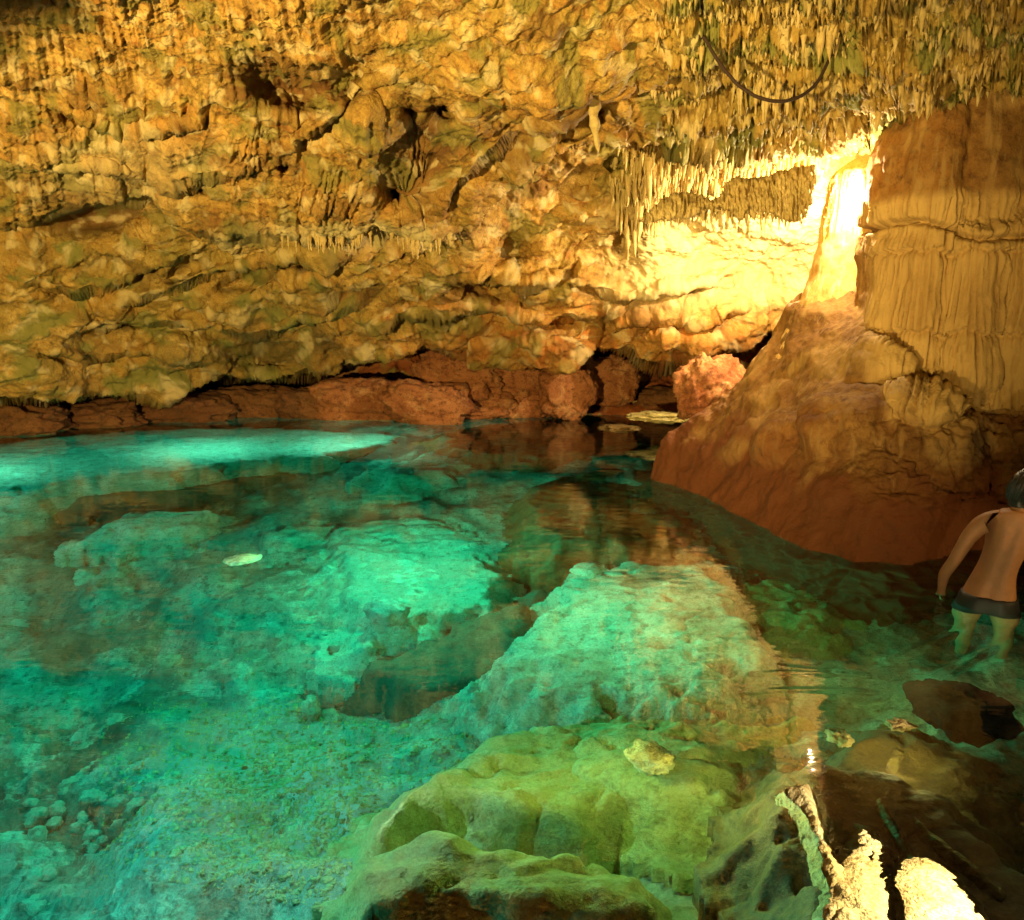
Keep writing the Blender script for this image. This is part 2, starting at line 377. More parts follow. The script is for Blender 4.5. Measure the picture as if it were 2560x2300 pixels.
def plate(name, outline, s_mid, thick, mat, label, cat):
    o2 = np.array(outline, float); lo, hi = o2.min(0) - 6, o2.max(0) + 6
    gx, gy = np.meshgrid(np.arange(lo[0], hi[0], 1.6), np.arange(lo[1], hi[1], 1.6))
    d = inside_dist(o2, gx, gy) + 5 * fbm(np.stack([gx / 14, gy / 30, gx * 0], -1), 3) + 4 * (1 - 2 * np.abs(perlin(np.stack([gx / 5, gy / 60, gx * 0 + 3], -1))))
    t = thick * np.sqrt(np.clip(1 - np.exp(-np.maximum(d, 0) / 14), 0, 1))
    rb = 1 - 2 * np.abs(perlin(np.stack([gx / 8, gy / 45, gx * 0 + 6], -1))) + .5 * fbm(np.stack([gx / 5, gy / 12, gx * 0], -1), 3)
    Vf = at_s(gx * K, gy * K, s_mid - t - .06 * rb * (t > 0)); Vb = at_s(gx * K, gy * K, s_mid + t)
    fc = grid_faces(*gx.shape); fc = fc[(d.ravel() > -1)[fc].all(1)]; n_ = gx.size
    V = np.concatenate([Vf.reshape(-1, 3), Vb.reshape(-1, 3)]); F = np.concatenate([fc, fc[:, ::-1] + n_])
    u = np.unique(F); m = np.full(len(V), -1); m[u] = np.arange(len(u))
    return tag(mesh_np(name, V[u], m[F], mat), label, cat)
STAL = []
def stalactite(name, x, y, length, rad, label, group):
    p = cave_at(np.array([x]), np.array([y]))[0]
    V, F = cone_np(0, rad, length, RNG.normal(size=2) * length * .05, x, 12, 14)
    V = V + (fbm(V * 18 + x, 2) * rad * .25)[:, None] * np.array([1, 1, 0])
    V[:12, 2] += .06
    o = mesh_np(name, V, F, M_stal); o.location = p
    return tag(o, label, 'stalactite', group)
# fringe along the ledge
xs = np.sort(np.concatenate([RNG.uniform(600, 890, 62), RNG.uniform(545, 600, 5)]))
for x in xs:
    stalactite('stalactite', x, ledge(x * K) / K - 3, RNG.uniform(.05, .15), RNG.uniform(.012, .024),
               'short pale stalactite in the fringe along the ledge across the middle of the cave wall', 'fringe of stalactites along the ledge')
for x in RNG.uniform(1210, 1345, 16):
    stalactite('stalactite', x, RNG.uniform(300, 370), RNG.uniform(.14, .30), RNG.uniform(.016, .028),
               'long golden stalactite in the cluster left of the glowing hollow', 'stalactites beside the glowing hollow')
for x in RNG.uniform(1390, 1640, 22):
    stalactite('stalactite', x, RNG.uniform(120, 190), RNG.uniform(.10, .24), RNG.uniform(.014, .028),
               'tapering stalactite hanging from the ceiling around the sagging cable', 'ceiling stalactites by the cable')
stalactite('stalactite', 1180, 150, .40, .055, 'single stubby orange stalactite standing out before a dark ceiling hollow', None)
stalactite('stalactite', 822, 478, .15, .035, 'small orange stalactite below the stalactite fringe in the middle', None)
stalactite('stalactite', 1243, 430, .42, .05, 'long brown stalactite pointing down into the bright hollow', None)

PANEL = [(1262, 440), (1290, 412), (1336, 379), (1382, 388), (1421, 396), (1449, 351), (1509, 352), (1576, 330), (1614, 330), (1616, 358), (1590, 440), (1562, 436), (1534, 424), (1491, 415), (1463, 436), (1442, 415), (1400, 411), (1354, 432), (1310, 436)]
plate('hanging_rock_curtain', PANEL, 6.84, .10, M_stal, 'dark ribbed rock curtain hanging before the glowing hollow left of the slender column', 'rock curtain')
q = np.concatenate([scatter(160, [(1270, 425), (1336, 395), (1440, 405), (1580, 400), (1585, 436), (1460, 430), (1350, 432)])])
tag(cone_mass('stalactite_hem', at_s(q[:, 0] * K, q[:, 1] * K, RNG.uniform(6.76, 6.90, len(q))), RNG.uniform(.04, .14, len(q)), RNG.uniform(.012, .022, len(q)), M_stal),
    'small dark stalactites along the lower edge of the hanging rock curtain', 'stalactites', kind='stuff')

# ================================================================== COLUMN
def loft(sections, segs=64):
    """sections: (z, list of xy points of a closed outline); outline resampled"""
    rings = []
    for z, pts in sections:
        p = np.array(pts + [pts[0]], float); d = np.r_[0, np.cumsum(np.linalg.norm(np.diff(p, axis=0), axis=1))]
        t = np.linspace(0, d[-1], segs, endpoint=False)
        rings.append(np.stack([np.interp(t, d, p[:, 0]), np.interp(t, d, p[:, 1]), np.full(segs, z)], -1))
    V = np.array(rings); h = len(rings)
    i = np.arange(h * segs).reshape(h, segs); j = np.roll(i, -1, 1)
    F = [list(f) for f in np.stack([i[:-1], j[:-1], j[1:], i[1:]], -1).reshape(-1, 4)]
    F.append(list(i[0][::-1])); F.append(list(i[-1]))
    return V.reshape(-1, 3), F
def py_mesh(name, V, F):
    me = bpy.data.meshes.new(name); me.from_pydata([tuple(v) for v in V], [], F); me.update()
    o = bpy.data.objects.new(name, me); COL.objects.link(o); return o
def ell(cx, cy, rx, ry, rot=0, n=40, p=2.0):
    a = np.linspace(0, 2 * np.pi, n, endpoint=False); c, s = np.cos(a), np.sin(a)
    k = (np.abs(c) ** p + np.abs(s) ** p) ** (-1 / p)
    x, y = rx * c * k, ry * s * k
    return list(zip(cx + x * math.cos(rot) - y * math.sin(rot), cy + x * math.sin(rot) + y * math.cos(rot)))
foot = [(1.40, 8.05), (1.78, 7.15), (1.955, 6.22), (2.114, 5.55), (2.35, 5.24), (2.69, 5.22), (3.19, 5.50), (3.9, 5.9), (4.8, 6.6), (4.9, 8.4), (3.9, 9.0), (2.6, 8.9), (1.75, 8.5)]
def shrink(pts, cx, cy, k): return [(cx + (x - cx) * k, cy + (y - cy) * k) for x, y in pts]
mound = [(-1.6, shrink(foot, 3, 7.2, 1.18)), (-.6, shrink(foot, 3, 7.2, 1.06)), (0, foot),
         (.36, [(1.52, 8.05), (1.95, 7.2), (2.12, 6.3), (2.25, 5.7), (2.42, 5.42), (2.75, 5.4), (3.2, 5.65), (3.9, 6.0), (4.75, 6.7), (4.8, 8.3), (3.9, 8.8), (2.6, 8.7), (1.85, 8.4)]),
         (.91, [(2.16, 7.95), (2.26, 7.4), (2.36, 6.75), (2.5, 6.2), (2.7, 5.98), (2.95, 5.98), (3.2, 6.15), (3.6, 6.35), (4.4, 6.9), (4.6, 8.2), (3.8, 8.5), (2.8, 8.4), (2.3, 8.2)]),
         (1.42, [(2.50, 7.9), (2.55, 7.4), (2.68, 6.95), (2.82, 6.65), (3.0, 6.5), (3.15, 6.55), (3.4, 6.8), (3.8, 7.0), (4.2, 7.2), (4.3, 8.0), (3.8, 8.3), (2.9, 8.2), (2.6, 8.05)]),
         (1.66, [(2.62, 7.9), (2.68, 7.45), (2.8, 7.15), (2.95, 6.95), (3.1, 6.9), (3.3, 6.95), (3.5, 7.05), (3.8, 7.1), (4.1, 7.3), (4.2, 8.0), (3.8, 8.3), (2.95, 8.2), (2.7, 8.05)]),
         (1.85, [(2.75, 7.85), (2.85, 7.6), (2.95, 7.45), (3.1, 7.4), (3.3, 7.4), (3.5, 7.4), (3.8, 7.4), (4.0, 7.5), (4.1, 7.6), (4.0, 7.9), (3.8, 8.1), (3.0, 8.1), (2.8, 8.0)]),
         (2.0, ell(3.6, 7.2, .5, .5))]
V, F = loft(mound, 90); col = py_mesh('limestone_column', V, F)
tr = [(.4, ell(3.75, 6.95, .72, .62)), (1.0, ell(3.74, 6.92, .73, .62, 0, 40, 2.2)), (1.5, ell(3.72, 6.92, .74, .62, 0, 40, 2.3)), (2.0, ell(3.70, 6.95, .735, .62, 0, 40, 2.3)),
      (2.6, ell(3.72, 6.98, .72, .62, 0, 40, 2.3)), (3.0, ell(3.76, 7.0, .70, .60, 0, 40, 2.2)), (3.4, ell(3.84, 7.0, .70, .60)), (4.2, ell(4.0, 7.05, .9, .8))]
V2, F2 = loft(tr, 90)
lob = []
for (x, y, r, z0, z1) in ((4.28, 6.62, .24, .8, 2.3), (3.6, 6.45, .25, .9, 2.45), (3.95, 6.42, .26, .7, 2.5), (3.3, 6.55, .2, 1.0, 3.4), (4.35, 6.75, .3, .5, 4.0)):
    lob.append(loft([(z0, ell(x, y + .05, r * .5, r * .5)), (z0 + .25, ell(x, y, r, r)), (z1 - .2, ell(x, y + .03, r, r)), (z1, ell(x, y + .12, r * .6, r * .6))], 40))
# knobs on the mound's flank
me = col.data
bm = bmesh.new(); bm.from_mesh(me)
def add_bm(V, F):
    vs = [bm.verts.new(v) for v in V]
    for f in F:
        try: bm.faces.new([vs[i] for i in f])
        except ValueError: pass
add_bm(V2, F2)
for a, b in lob: add_bm(a, b)
for (x, y, z, r) in ((2.66, 6.15, .70, .36), (3.05, 6.0, .62, .40), (2.35, 6.6, .5, .30), (3.5, 6.15, .45, .36), (2.92, 6.5, 1.15, .30), (2.2, 7.1, .42, .24), (4.0, 6.35, .5, .4)):
    a, b = rock_np(x, (r, r, r * 1.1), 2, .1, 3); add_bm(a + np.array([x, y, z]), b)
bm.normal_update(); bmesh.ops.recalc_face_normals(bm, faces=bm.faces); bm.to_mesh(me); bm.free()
modified(col, [('REMESH', dict(mode='VOXEL', voxel_size=.014)), ('SMOOTH', dict(factor=.5, iterations=12))])
V = verts(col); n = norms(col); px, py, s_ = project(V); x, y = px / K, py / K
th = np.arctan2(V[:, 1] - 6.95, V[:, 0] - 3.72)
hh = V[:, 2]
flute_m = sstep(.82, .98, hh) * sstep(2.62, 2.5, hh) * sstep(1.0, 1.55, hh + .9 * sstep(1730, 1780, x)) * sstep(1690, 1745, x)
thw = th + .03 * fbm(np.stack([th * 3, hh * 1.3, hh * 0 + 8], -1), 2)
fl = .8 * (1 - 2 * np.abs(perlin(np.stack([thw * 24, hh * .9, hh * 0], -1)))) + .8 * (1 - 2 * np.abs(perlin(np.stack([thw * 47, hh * 1.6, hh * 0 + 5], -1))))
fl = fl * (.45 + .9 * np.clip(fbm(np.stack([th * 2.2, hh * 1.4, hh * 0 + 3], -1), 3) + .5, 0, 1))
# overlapping skirts of flowstone: sawtooth in height with wavy hems
hem = hh + .09 * perlin(np.stack([th * 5, hh * 0, hh * 0 + 2], -1)) + .035 * perlin(np.stack([th * 17, hh * 0, hh * 0 + 7], -1))
saw = ((hem - .90) % .62) / .62
skirt = np.exp(-((saw) / .30) ** 2) - .9 * np.exp(-((1 - saw) / .06) ** 2)
skirt_m = sstep(1690, 1760, x) * sstep(.75, .92, hh) * sstep(2.35, 2.15, hh)
cy = np.interp(x, [1690, 1705, 1735, 1760, 1790, 1830, 1865, 1900, 1935, 1990], [459, 456, 452, 441, 438, 439, 447, 464, 474, 470])
cy = cy + 2.5 * perlin(np.stack([x / 9, x * 0, x * 0 + 1.5], -1))
crack = np.exp(-((y - cy) / 5.6) ** 2) * sstep(1690, 1706, x)
low = sstep(1.15, .85, hh)
wet = sstep(.52, .22, hh + .13 * fbm(V * 1.5, 4))
flank = sstep(2.75, 2.35, V[:, 0] - .25 * (V[:, 2] - .5))
D = .05 * fbm(V * 1.6, 3) + .022 * fbm(V * 5, 3) * (1 - flute_m)
D += low * (1 - .6 * wet) * (1 - .7 * flank) * (.035 * ridged(V * np.array([3, 3, 2.2]), 3) + .035 * fbm(V * np.array([9, 9, 5]), 4) + .014 * fbm(V * 26, 3))
D += (1 - low) * (.008 * fbm(V * np.array([16, 16, 5]), 3)) + flute_m * .040 * fl + skirt_m * skirt * .04
D += sstep(1690, 1760, x) * sstep(.95, .4, hh) * sstep(.15, .4, hh) * .03 * ridged(np.stack([V[:, 0] * 3, V[:, 1] * 3, hh * 13], -1), 2)
D += sstep(.02, -.12, hh) * (.10 * ridged(V * 2.3 + 3, 3) + .05 * fbm(V * 9, 3))
D -= crack * .13
set_verts(col, V + n * D[:, None]); col.data.materials.clear(); col.data.materials.append(M_col)
VC = V
attr(col, 'red', np.clip(wet * .6 + crack * .8 + .55 * sstep(1.25, .25, hh + .4 * fbm(V * 2.6 + 3, 4)) + sstep(.9, .2, hh) * sstep(2.6, 1.9, V[:, 0]) * .45 + sstep(.1, .6, fbm(V * 2.2, 3)) * low * .45, 0, 1))
attr(col, 'pale', np.clip(flute_m * (.35 + .55 * np.clip(fl, 0, 1)) + sstep(.1, .5, fbm(V * 1.9 + 9, 3)) * .35 * (1 - wet), 0, 1))
# the pieces that look different: smooth trunk above the crack, fluted trunk below it, rough mound in the water
f_ = np.empty(len(col.data.polygons) * 4, np.int32)
assert all(len(p.vertices) == 4 for p in col.data.polygons)
col.data.polygons.foreach_get('vertices', f_); f_ = f_.reshape(-1, 4)
VV = verts(col); nn_ = norms(col); at_ = {}
for a_ in ('red', 'pale'):
    q_ = np.empty(len(VV), np.float32); col.data.attributes[a_].data.foreach_get('value', q_); at_[a_] = q_
fz = VC[f_].mean(1); fy = (y - cy)[f_].mean(1)
kind_ = np.where(fy < 0, 0, np.where(fz[:, 2] > .86 + .1 * (fz[:, 0] < 3.0) * 6, 1, 2))
bpy.data.objects.remove(col)
col = empty('limestone_column', (3.0, 6.9, 0))
for k_, nm_ in enumerate(('upper_trunk', 'fluted_trunk', 'base_mound')):
    F_ = f_[kind_ == k_]; u_ = np.unique(F_); m_ = np.full(len(VV), -1); m_[u_] = np.arange(len(u_))
    o_ = mesh_np(nm_, VV[u_], m_[F_], M_col, col); o_.location = -Vector(col.location)
    for a_ in at_: attr(o_, a_, at_[a_][u_])
    o_.data.normals_split_custom_set_from_vertices(nn_[u_].tolist())
tag(col, 'massive brown limestone column with cracked fluted trunk flaring into a broad mound in the water', 'column')
print('column', len(V))
# slim column beside it
sl = [(1.0, ell(2.86, 7.6, .56, .46)), (1.35, ell(2.96, 7.62, .44, .40)), (1.7, ell(3.04, 7.66, .37, .34)), (2.0, ell(3.11, 7.68, .33, .29)), (2.45, ell(3.17, 7.7, .29, .24)), (2.75, ell(3.19, 7.7, .265, .22)),
      (2.92, ell(3.19, 7.7, .23, .19)), (3.0, ell(3.2, 7.7, .15, .12)), (3.05, ell(3.2, 7.7, .08, .07)), (3.15, ell(3.22, 7.7, .07, .07)), (3.3, ell(3.22, 7.7, .12, .1)), (3.6, ell(3.24, 7.7, .2, .2))]
V, F = loft(sl, 64); slim = py_mesh('slender_column', V, F)
bm = bmesh.new(); bm.from_mesh(slim.data); bmesh.ops.recalc_face_normals(bm, faces=bm.faces); bm.to_mesh(slim.data); bm.free()
modified(slim, [('REMESH', dict(mode='VOXEL', voxel_size=.012)), ('SMOOTH', dict(factor=.5, iterations=8))])
V = verts(slim); n = norms(slim); th = np.arctan2(V[:, 1] - 7.72, V[:, 0] - 3.1); hh = V[:, 2]
fm = sstep(2.28, 2.42, hh) * sstep(2.95, 2.85, hh)
D = .02 * fbm(V * 3, 3) + fm * .032 * (1 - 2 * np.abs(perlin(np.stack([th * 9, hh * .8, hh * 0], -1))) + .6 * perlin(np.stack([th * 21, hh * .9, hh * 0 + 2], -1))) + .004 * fbm(V * np.array([30, 30, 9]), 2)
set_verts(slim, V + n * D[:, None]); slim.data.materials.clear(); slim.data.materials.append(M_slim)
tag(slim, 'slender pale column glowing between the massive column and the lit hollow', 'column')

# ================================================================== ROCKS ON THE BANK
def boulder(x0, x1, y0, y1, s, seed, mat, label, name='boulder', group='red boulders along the far bank', block=3.8, rough=.17, dep=.8, tilt=0):
    """block that fills a rectangle of image pixels at distance s"""
    cx, cy = (x0 + x1) / 2 * K, (y0 + y1) / 2 * K
    rx = (x1 - x0) / 2 * K / FPX * s; rz = (y1 - y0) / 2 * K / FPX * s
    V, F = rock_np(seed, (rx, max(rx * .6, .25) * dep, rz), block, rough, 5 if (x1 - x0) > 60 else 4)
    o = mesh_np(name, V, F, mat); o.location = at_s(cx, cy, np.array(s)); o.rotation_euler = (0, math.radians(tilt), 0)
    return tag(o, label, 'boulder' if name == 'boulder' else 'stone', group)
B = [(828, 985, 702, 786, 12.9, 'large pale red block leaning under the cave overhang', 8), (985, 1100, 708, 778, 13.0, 'squarish red block beside the leaning block under the overhang', -3),
     (1075, 1165, 725, 822, 12.7, 'tall red block standing at the far waterline', 0), (1160, 1255, 712, 792, 13.3, 'rounded red boulder at the left end of the dark cleft', 0),
     (775, 915, 762, 836, 12.4, 'low red boulder lying in the water in front of the leaning block', 6), (880, 1010, 776, 826, 13.0, 'flat red slab behind the low boulder at the far waterline', 0),
     (640, 790, 755, 840, 12.9, 'dark red mound of rock right of the turquoise bay', 0), (990, 1090, 775, 828, 13.1, 'dark recessed block at the far waterline below the squarish block', 0),
     (560, 660, 768, 830, 13.0, 'dark brown boulder half under the overhang above the turquoise bay', 0), (430, 570, 770, 830, 13.2, 'long dark red boulder lying along the turquoise bay', 0),
     (250, 440, 785, 842, 12.8, 'low red brown rock along the left shore', -3), (80, 260, 800, 858, 12.2, 'red brown rock at the far left end of the shore', -5),
     (1270, 1420, 770, 826, 13.6, 'shadowed red rock deep inside the dark cleft', 0), (-140, 100, 800, 880, 11.5, 'rounded red brown rock at the left picture edge', 0)]
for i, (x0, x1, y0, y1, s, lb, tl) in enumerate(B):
    boulder(x0, x1, y0, y1, s - .25, i + 1, M_red_shade if x1 < 670 or x0 == 1270 else M_red, lb, tilt=tl)
boulder(1350, 1450, 708, 822, 9.2, 31, M_red, 'rough red rock leaning against the left foot of the column', group=None, block=2.2, rough=.2, tilt=32)
boulder(1262, 1352, 818, 834, 11.0, 33, M_olive, 'low flat stone just out of the water left of the column', group=None, block=2.2, rough=.3)
boulder(1195, 1255, 842, 852, 10.2, 34, M_dark, 'thin dark stone awash left of the column', group=None, block=2.2, rough=.3)

# ================================================================== POOL BED
cp = np.array([(-200, 850, 1.2), (100, 850, 1.2), (400, 850, 1.1), (800, 850, .8), (1100, 850, .45), (1250, 850, .3), (1500, 850, .5),
               (-200, 1000, 2.6), (100, 1000, 2.5), (400, 1000, 2.3), (700, 1000, 1.9), (1000, 1000, 1.2), (1200, 1000, .7), (1400, 1000, .7),
               (-200, 1200, 3.0), (100, 1200, 2.9), (250, 1200, 2.4), (480, 1200, 1.7), (600, 1280, 1.5), (620, 1120, 1.5), (660, 1330, 1.8), (500, 1330, 1.7), (760, 1150, 1.35), (880, 1110, 1.35), (900, 1250, 2.3), (820, 1305, 2.2), (1000, 1205, 2.0), (760, 1345, 1.9), (1300, 1200, 1.2), (1550, 1200, 1.0), (1800, 1200, .9), (2100, 1200, .85),
               (100, 1400, 2.4), (400, 1400, 2.2), (700, 1400, 1.9), (1000, 1400, 1.3), (1300, 1400, 1.0), (1600, 1400, .9), (1900, 1400, .8),
               (100, 1600, 1.8), (400, 1600, 1.25), (700, 1600, .95), (1000, 1600, 1.0), (1300, 1600, .85), (1600, 1600, .7), (1900, 1600, .55),
               (100, 1780, 1.6), (400, 1780, 1.15), (700, 1780, .85), (1000, 1780, .9), (1300, 1780, .7), (1600, 1780, .5), (1900, 1780, .4), (-200, 1780, 1.8), (2200, 1780, .3), (-200, 2100, 1.6), (2200, 2100, .3), (1000, 2100, .8)])
bx = nonuni(-1500, -160, 2720, 4200, 5.0, 14); by = np.concatenate([np.arange(1026, 2420, 5.0), np.linspace(2425, 3600, 30)])
BX, BY = np.meshgrid(bx, by)
w = 0; acc = 0
for (cx, cy_, d) in cp:
    q = 1 / (((BX / K - cx) / 1.5) ** 2 + (BY / K - cy_) ** 2 + 85 ** 2) ** 1.9; w = w + q; acc = acc + q * d
DEP = acc / w
BP = on_water(BX, BY, DEP)
def bed_depth_at(x, y):
    i = np.clip(np.searchsorted(by, y * K), 0, len(by) - 1); j = np.clip(np.searchsorted(bx, x * K), 0, len(bx) - 1); return DEP[i, j]
rub = sstep(420, 200, BX / K) * sstep(1330, 1480, BY / K)
h = .20 * fbm(BP * 1.0, 3) + .06 * ridged(BP * np.array([1.7, 1.7, 1]) + 4, 3) + .014 * fbm(BP * 12, 3) + rub * .05 * ridged(BP * 5, 2)
shal = sstep(.25, .9, DEP)
BP[..., 2] += h * (.35 + .65 * shal)
BP[..., 2] = np.minimum(BP[..., 2], -.05)
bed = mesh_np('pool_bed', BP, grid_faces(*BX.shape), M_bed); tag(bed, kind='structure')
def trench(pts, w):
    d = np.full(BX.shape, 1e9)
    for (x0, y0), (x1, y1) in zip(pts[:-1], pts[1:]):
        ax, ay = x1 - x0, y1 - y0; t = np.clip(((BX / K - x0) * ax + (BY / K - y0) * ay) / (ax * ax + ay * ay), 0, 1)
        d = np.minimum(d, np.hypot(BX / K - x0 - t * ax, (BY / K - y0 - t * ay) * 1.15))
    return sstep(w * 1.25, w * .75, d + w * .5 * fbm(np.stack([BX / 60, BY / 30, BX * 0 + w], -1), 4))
attr(bed, 'trench_shade', np.clip(.9 * trench([(1085, 1150), (950, 1240), (860, 1285), (720, 1345)], 66) + .85 * trench([(130, 975), (330, 955), (520, 925), (720, 900), (840, 880)], 20) + .6 * trench([(250, 1430), (150, 1520)], 40) + .5 * trench([(100, 1090), (130, 1300)], 60), 0, 1))  # shade of the trenches painted into the bed as a dark tone
attr(bed, 'sand', np.clip(np.exp(-(((BX / K - 560) / 230) ** 2 + ((BY / K - 1580) / 150) ** 2) ** 1.5), 0, 1))
# far bank rock below the water so that the bed meets the wall
def slab(outline, depth, label, mat=None, seed=1, edge=.20, rough=1.0, name='rock_slab', group=None, drop=.5, step=.022, nf=1.0, cat='rock slab', dome=.0, skirt=.4):
    """rock whose top lies DEPTH (number, or one per corner) under the water and fills the outline as seen through the surface"""
    o2 = np.array(outline, float); dd = np.broadcast_to(np.asarray(depth, float), (len(o2),))
    W = on_water(o2[:, 0] * K, o2[:, 1] * K, dd)
    A = np.c_[W[:, :2], np.ones(len(W))]; pl, *_ = np.linalg.lstsq(A, W[:, 2], rcond=None)
    lo, hi = W[:, :2].min(0) - edge * 3, W[:, :2].max(0) + edge * 3
    span = hi - lo; step = max(step, math.sqrt(span[0] * span[1] / 60000))
    gx, gy = np.meshgrid(np.arange(lo[0], hi[0], step), np.arange(lo[1], hi[1], step))
    q = np.stack([gx * nf, gy * nf, gx * 0 + seed * 5.3], -1)
    d = inside_dist(W[:, :2], gx, gy) + edge * (.9 * fbm(q * 1.8, 3) + .32 * fbm(q * 7, 3))
    z = pl[0] * gx + pl[1] * gy + pl[2]
    z = z + rough * (.07 * fbm(q * 1.6, 3) + .03 * ridged(q * np.array([2.2, 4.5, 1]) + 3, 4) + .010 * fbm(q * 15, 3) - .05 * np.exp(-(fbm(q * np.array([1.3, 2.4, 1]) + 7, 3) / .035) ** 2))
    if dome: z = z + dome * (1 - np.exp(-np.maximum(d, 0) / (.35 * np.abs(d).max() + .01))) - dome * .5
    z = z - drop * sstep(edge * .55, -edge * 1.3, d) - .06 * np.exp(-np.maximum(d, 0) / .06)
    keep = d > -edge * 1.4
    # one rock, no crumbs: keep only what hangs together with its middle
    core = np.zeros_like(keep); core[np.unravel_index(np.argmax(d), d.shape)] = True
    for _ in range(1500):
        nw = core.copy(); nw[1:] |= core[:-1]; nw[:-1] |= core[1:]; nw[:, 1:] |= core[:, :-1]; nw[:, :-1] |= core[:, 1:]; nw &= keep
        if (nw == core).all(): break
        core = nw
    keep = core
    fc = grid_faces(*gx.shape); kf = keep.ravel()[fc].all(1)
    fc = fc[kf]; used = np.unique(fc); mp = np.full(gx.size, -1); mp[used] = np.arange(len(used))
    V = np.stack([gx, gy, z], -1).reshape(-1, 3)[used]; F = mp[fc]
    # sides and underside: fold the rim down to a base ring
    e = np.sort(np.concatenate([F[:, [0, 1]], F[:, [1, 2]], F[:, [2, 3]], F[:, [3, 0]]]), axis=1)
    ue, c = np.unique(e, axis=0, return_counts=True); rim = ue[c == 1]; rv = np.unique(rim)
    low = V[rv].copy(); low[:, 2] -= skirt
    m2 = np.full(len(V), -1); m2[rv] = np.arange(len(rv)) + len(V)
    F = np.concatenate([F, np.stack([rim[:, 0], rim[:, 1], m2[rim[:, 1]], m2[rim[:, 0]]], -1)])
    o = mesh_np(name, np.concatenate([V, low]), F, mat or M_slab)
    bm = bmesh.new(); bm.from_mesh(o.data); bmesh.ops.recalc_face_normals(bm, faces=bm.faces); bm.to_mesh(o.data); bm.free()
    return tag(o, label, cat, group)
slab([(668, 1045), (760, 1022), (900, 1035), (985, 1058), (962, 1130), (945, 1190), (880, 1218), (800, 1238), (735, 1250), (695, 1220), (682, 1150), (660, 1090)], 1.25,
     'broad bright turquoise slab lying in the middle of the pool', seed=1, drop=.3)
slab([(1085, 1172), (1130, 1112), (1200, 1108), (1420, 1120), (1450, 1200), (1500, 1300), (1440, 1385), (1330, 1402), (1200, 1392), (1110, 1372), (1000, 1390), (945, 1385), (1005, 1310), (1062, 1225)],
     [.9, .8, .75, .7, .7, .65, .6, .62, .7, .72, .9, 1.0, 1.0, .95], 'wide pale green slab below the reflection of the column', seed=2, drop=.5)
slab([(765, 1572), (790, 1530), (900, 1500), (990, 1450), (1090, 1415), (1140, 1430), (1190, 1475), (1260, 1520), (1400, 1565), (1560, 1600), (1500, 1650), (1300, 1652), (1150, 1640), (1000, 1618), (900, 1602), (775, 1602)],
     [.5, .55, .62, .7, .75, .75, .7, .68, .62, .58, .54, .5, .5, .5, .48, .46], 'big olive slab with a pale green left end in the shallow foreground', M_olive, 3, drop=.42, edge=.16)
slab([(690, 1720), (780, 1668), (900, 1652), (1000, 1682), (1150, 1692), (1250, 1740), (1300, 1830), (680, 1830)], .40, 'yellow green ledge in the bottom foreground of the pool', M_olive, 4, drop=.35, edge=.14)
slab([(190, 1040), (250, 1015), (330, 1006), (400, 1012), (430, 1030), (400, 1048), (300, 1046)], 1.5, 'narrow bright slab below the dark trench on the left', seed=5, step=.03)
slab([(-120, 930), (-40, 880), (100, 862), (300, 850), (500, 842), (700, 852), (820, 862), (740, 885), (620, 905), (480, 915), (300, 935), (160, 950), (-100, 985)], .8,
     'long pale turquoise shelf below the far left shore', seed=6, edge=.2, drop=1.6, step=.04, rough=.6)
slab([(520, 1052), (560, 1035), (640, 1028), (662, 1040), (640, 1062), (560, 1068)], 1.4, 'small greenish slab left of the broad bright slab', seed=7, step=.03)
slab([(740, 930), (800, 905), (900, 885), (1010, 878), (1000, 900), (900, 925), (820, 945), (760, 950)], .75, 'green tinted ledge rock in the far middle of the pool', seed=8, step=.04)
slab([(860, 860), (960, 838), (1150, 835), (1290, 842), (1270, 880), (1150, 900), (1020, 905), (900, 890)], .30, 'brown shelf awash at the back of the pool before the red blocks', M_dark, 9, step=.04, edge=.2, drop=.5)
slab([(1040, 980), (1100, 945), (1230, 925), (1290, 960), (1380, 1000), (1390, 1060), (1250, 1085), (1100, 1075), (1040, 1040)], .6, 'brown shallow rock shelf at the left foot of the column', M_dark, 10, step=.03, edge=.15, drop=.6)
slab([(1150, 1450), (1240, 1410), (1340, 1430), (1400, 1490), (1390, 1560), (1300, 1590), (1200, 1570), (1150, 1510)], [.55, .5, .45, .42, .40, .42, .5, .55], 'mottled stone under the small bright pale patch near the middle foreground', M_olive, 11, drop=.2, edge=.16)
slab([(1320, 1480), (1400, 1430), (1560, 1420), (1600, 1480), (1590, 1540), (1560, 1590), (1430, 1560), (1340, 1530)], .62, 'slab added for the brownish orange reflections between the olive slab and the bright shore stones', M_olive, 12, drop=.5)  # stands where the water shows brownish orange reflections
slab([(1460, 1150), (1560, 1130), (1640, 1160), (1700, 1210), (1680, 1260), (1560, 1270), (1490, 1230)], .75, 'dark green submerged slab right of the column reflection', M_olive, 13, drop=.4)
slab([(1630, 1480), (1700, 1420), (1800, 1430), (1900, 1480), (1960, 1560), (1940, 1660), (1850, 1640), (1760, 1570), (1680, 1540)], .22, 'dark mossy slab in the shallow right foreground', M_dark, 14, drop=.4)

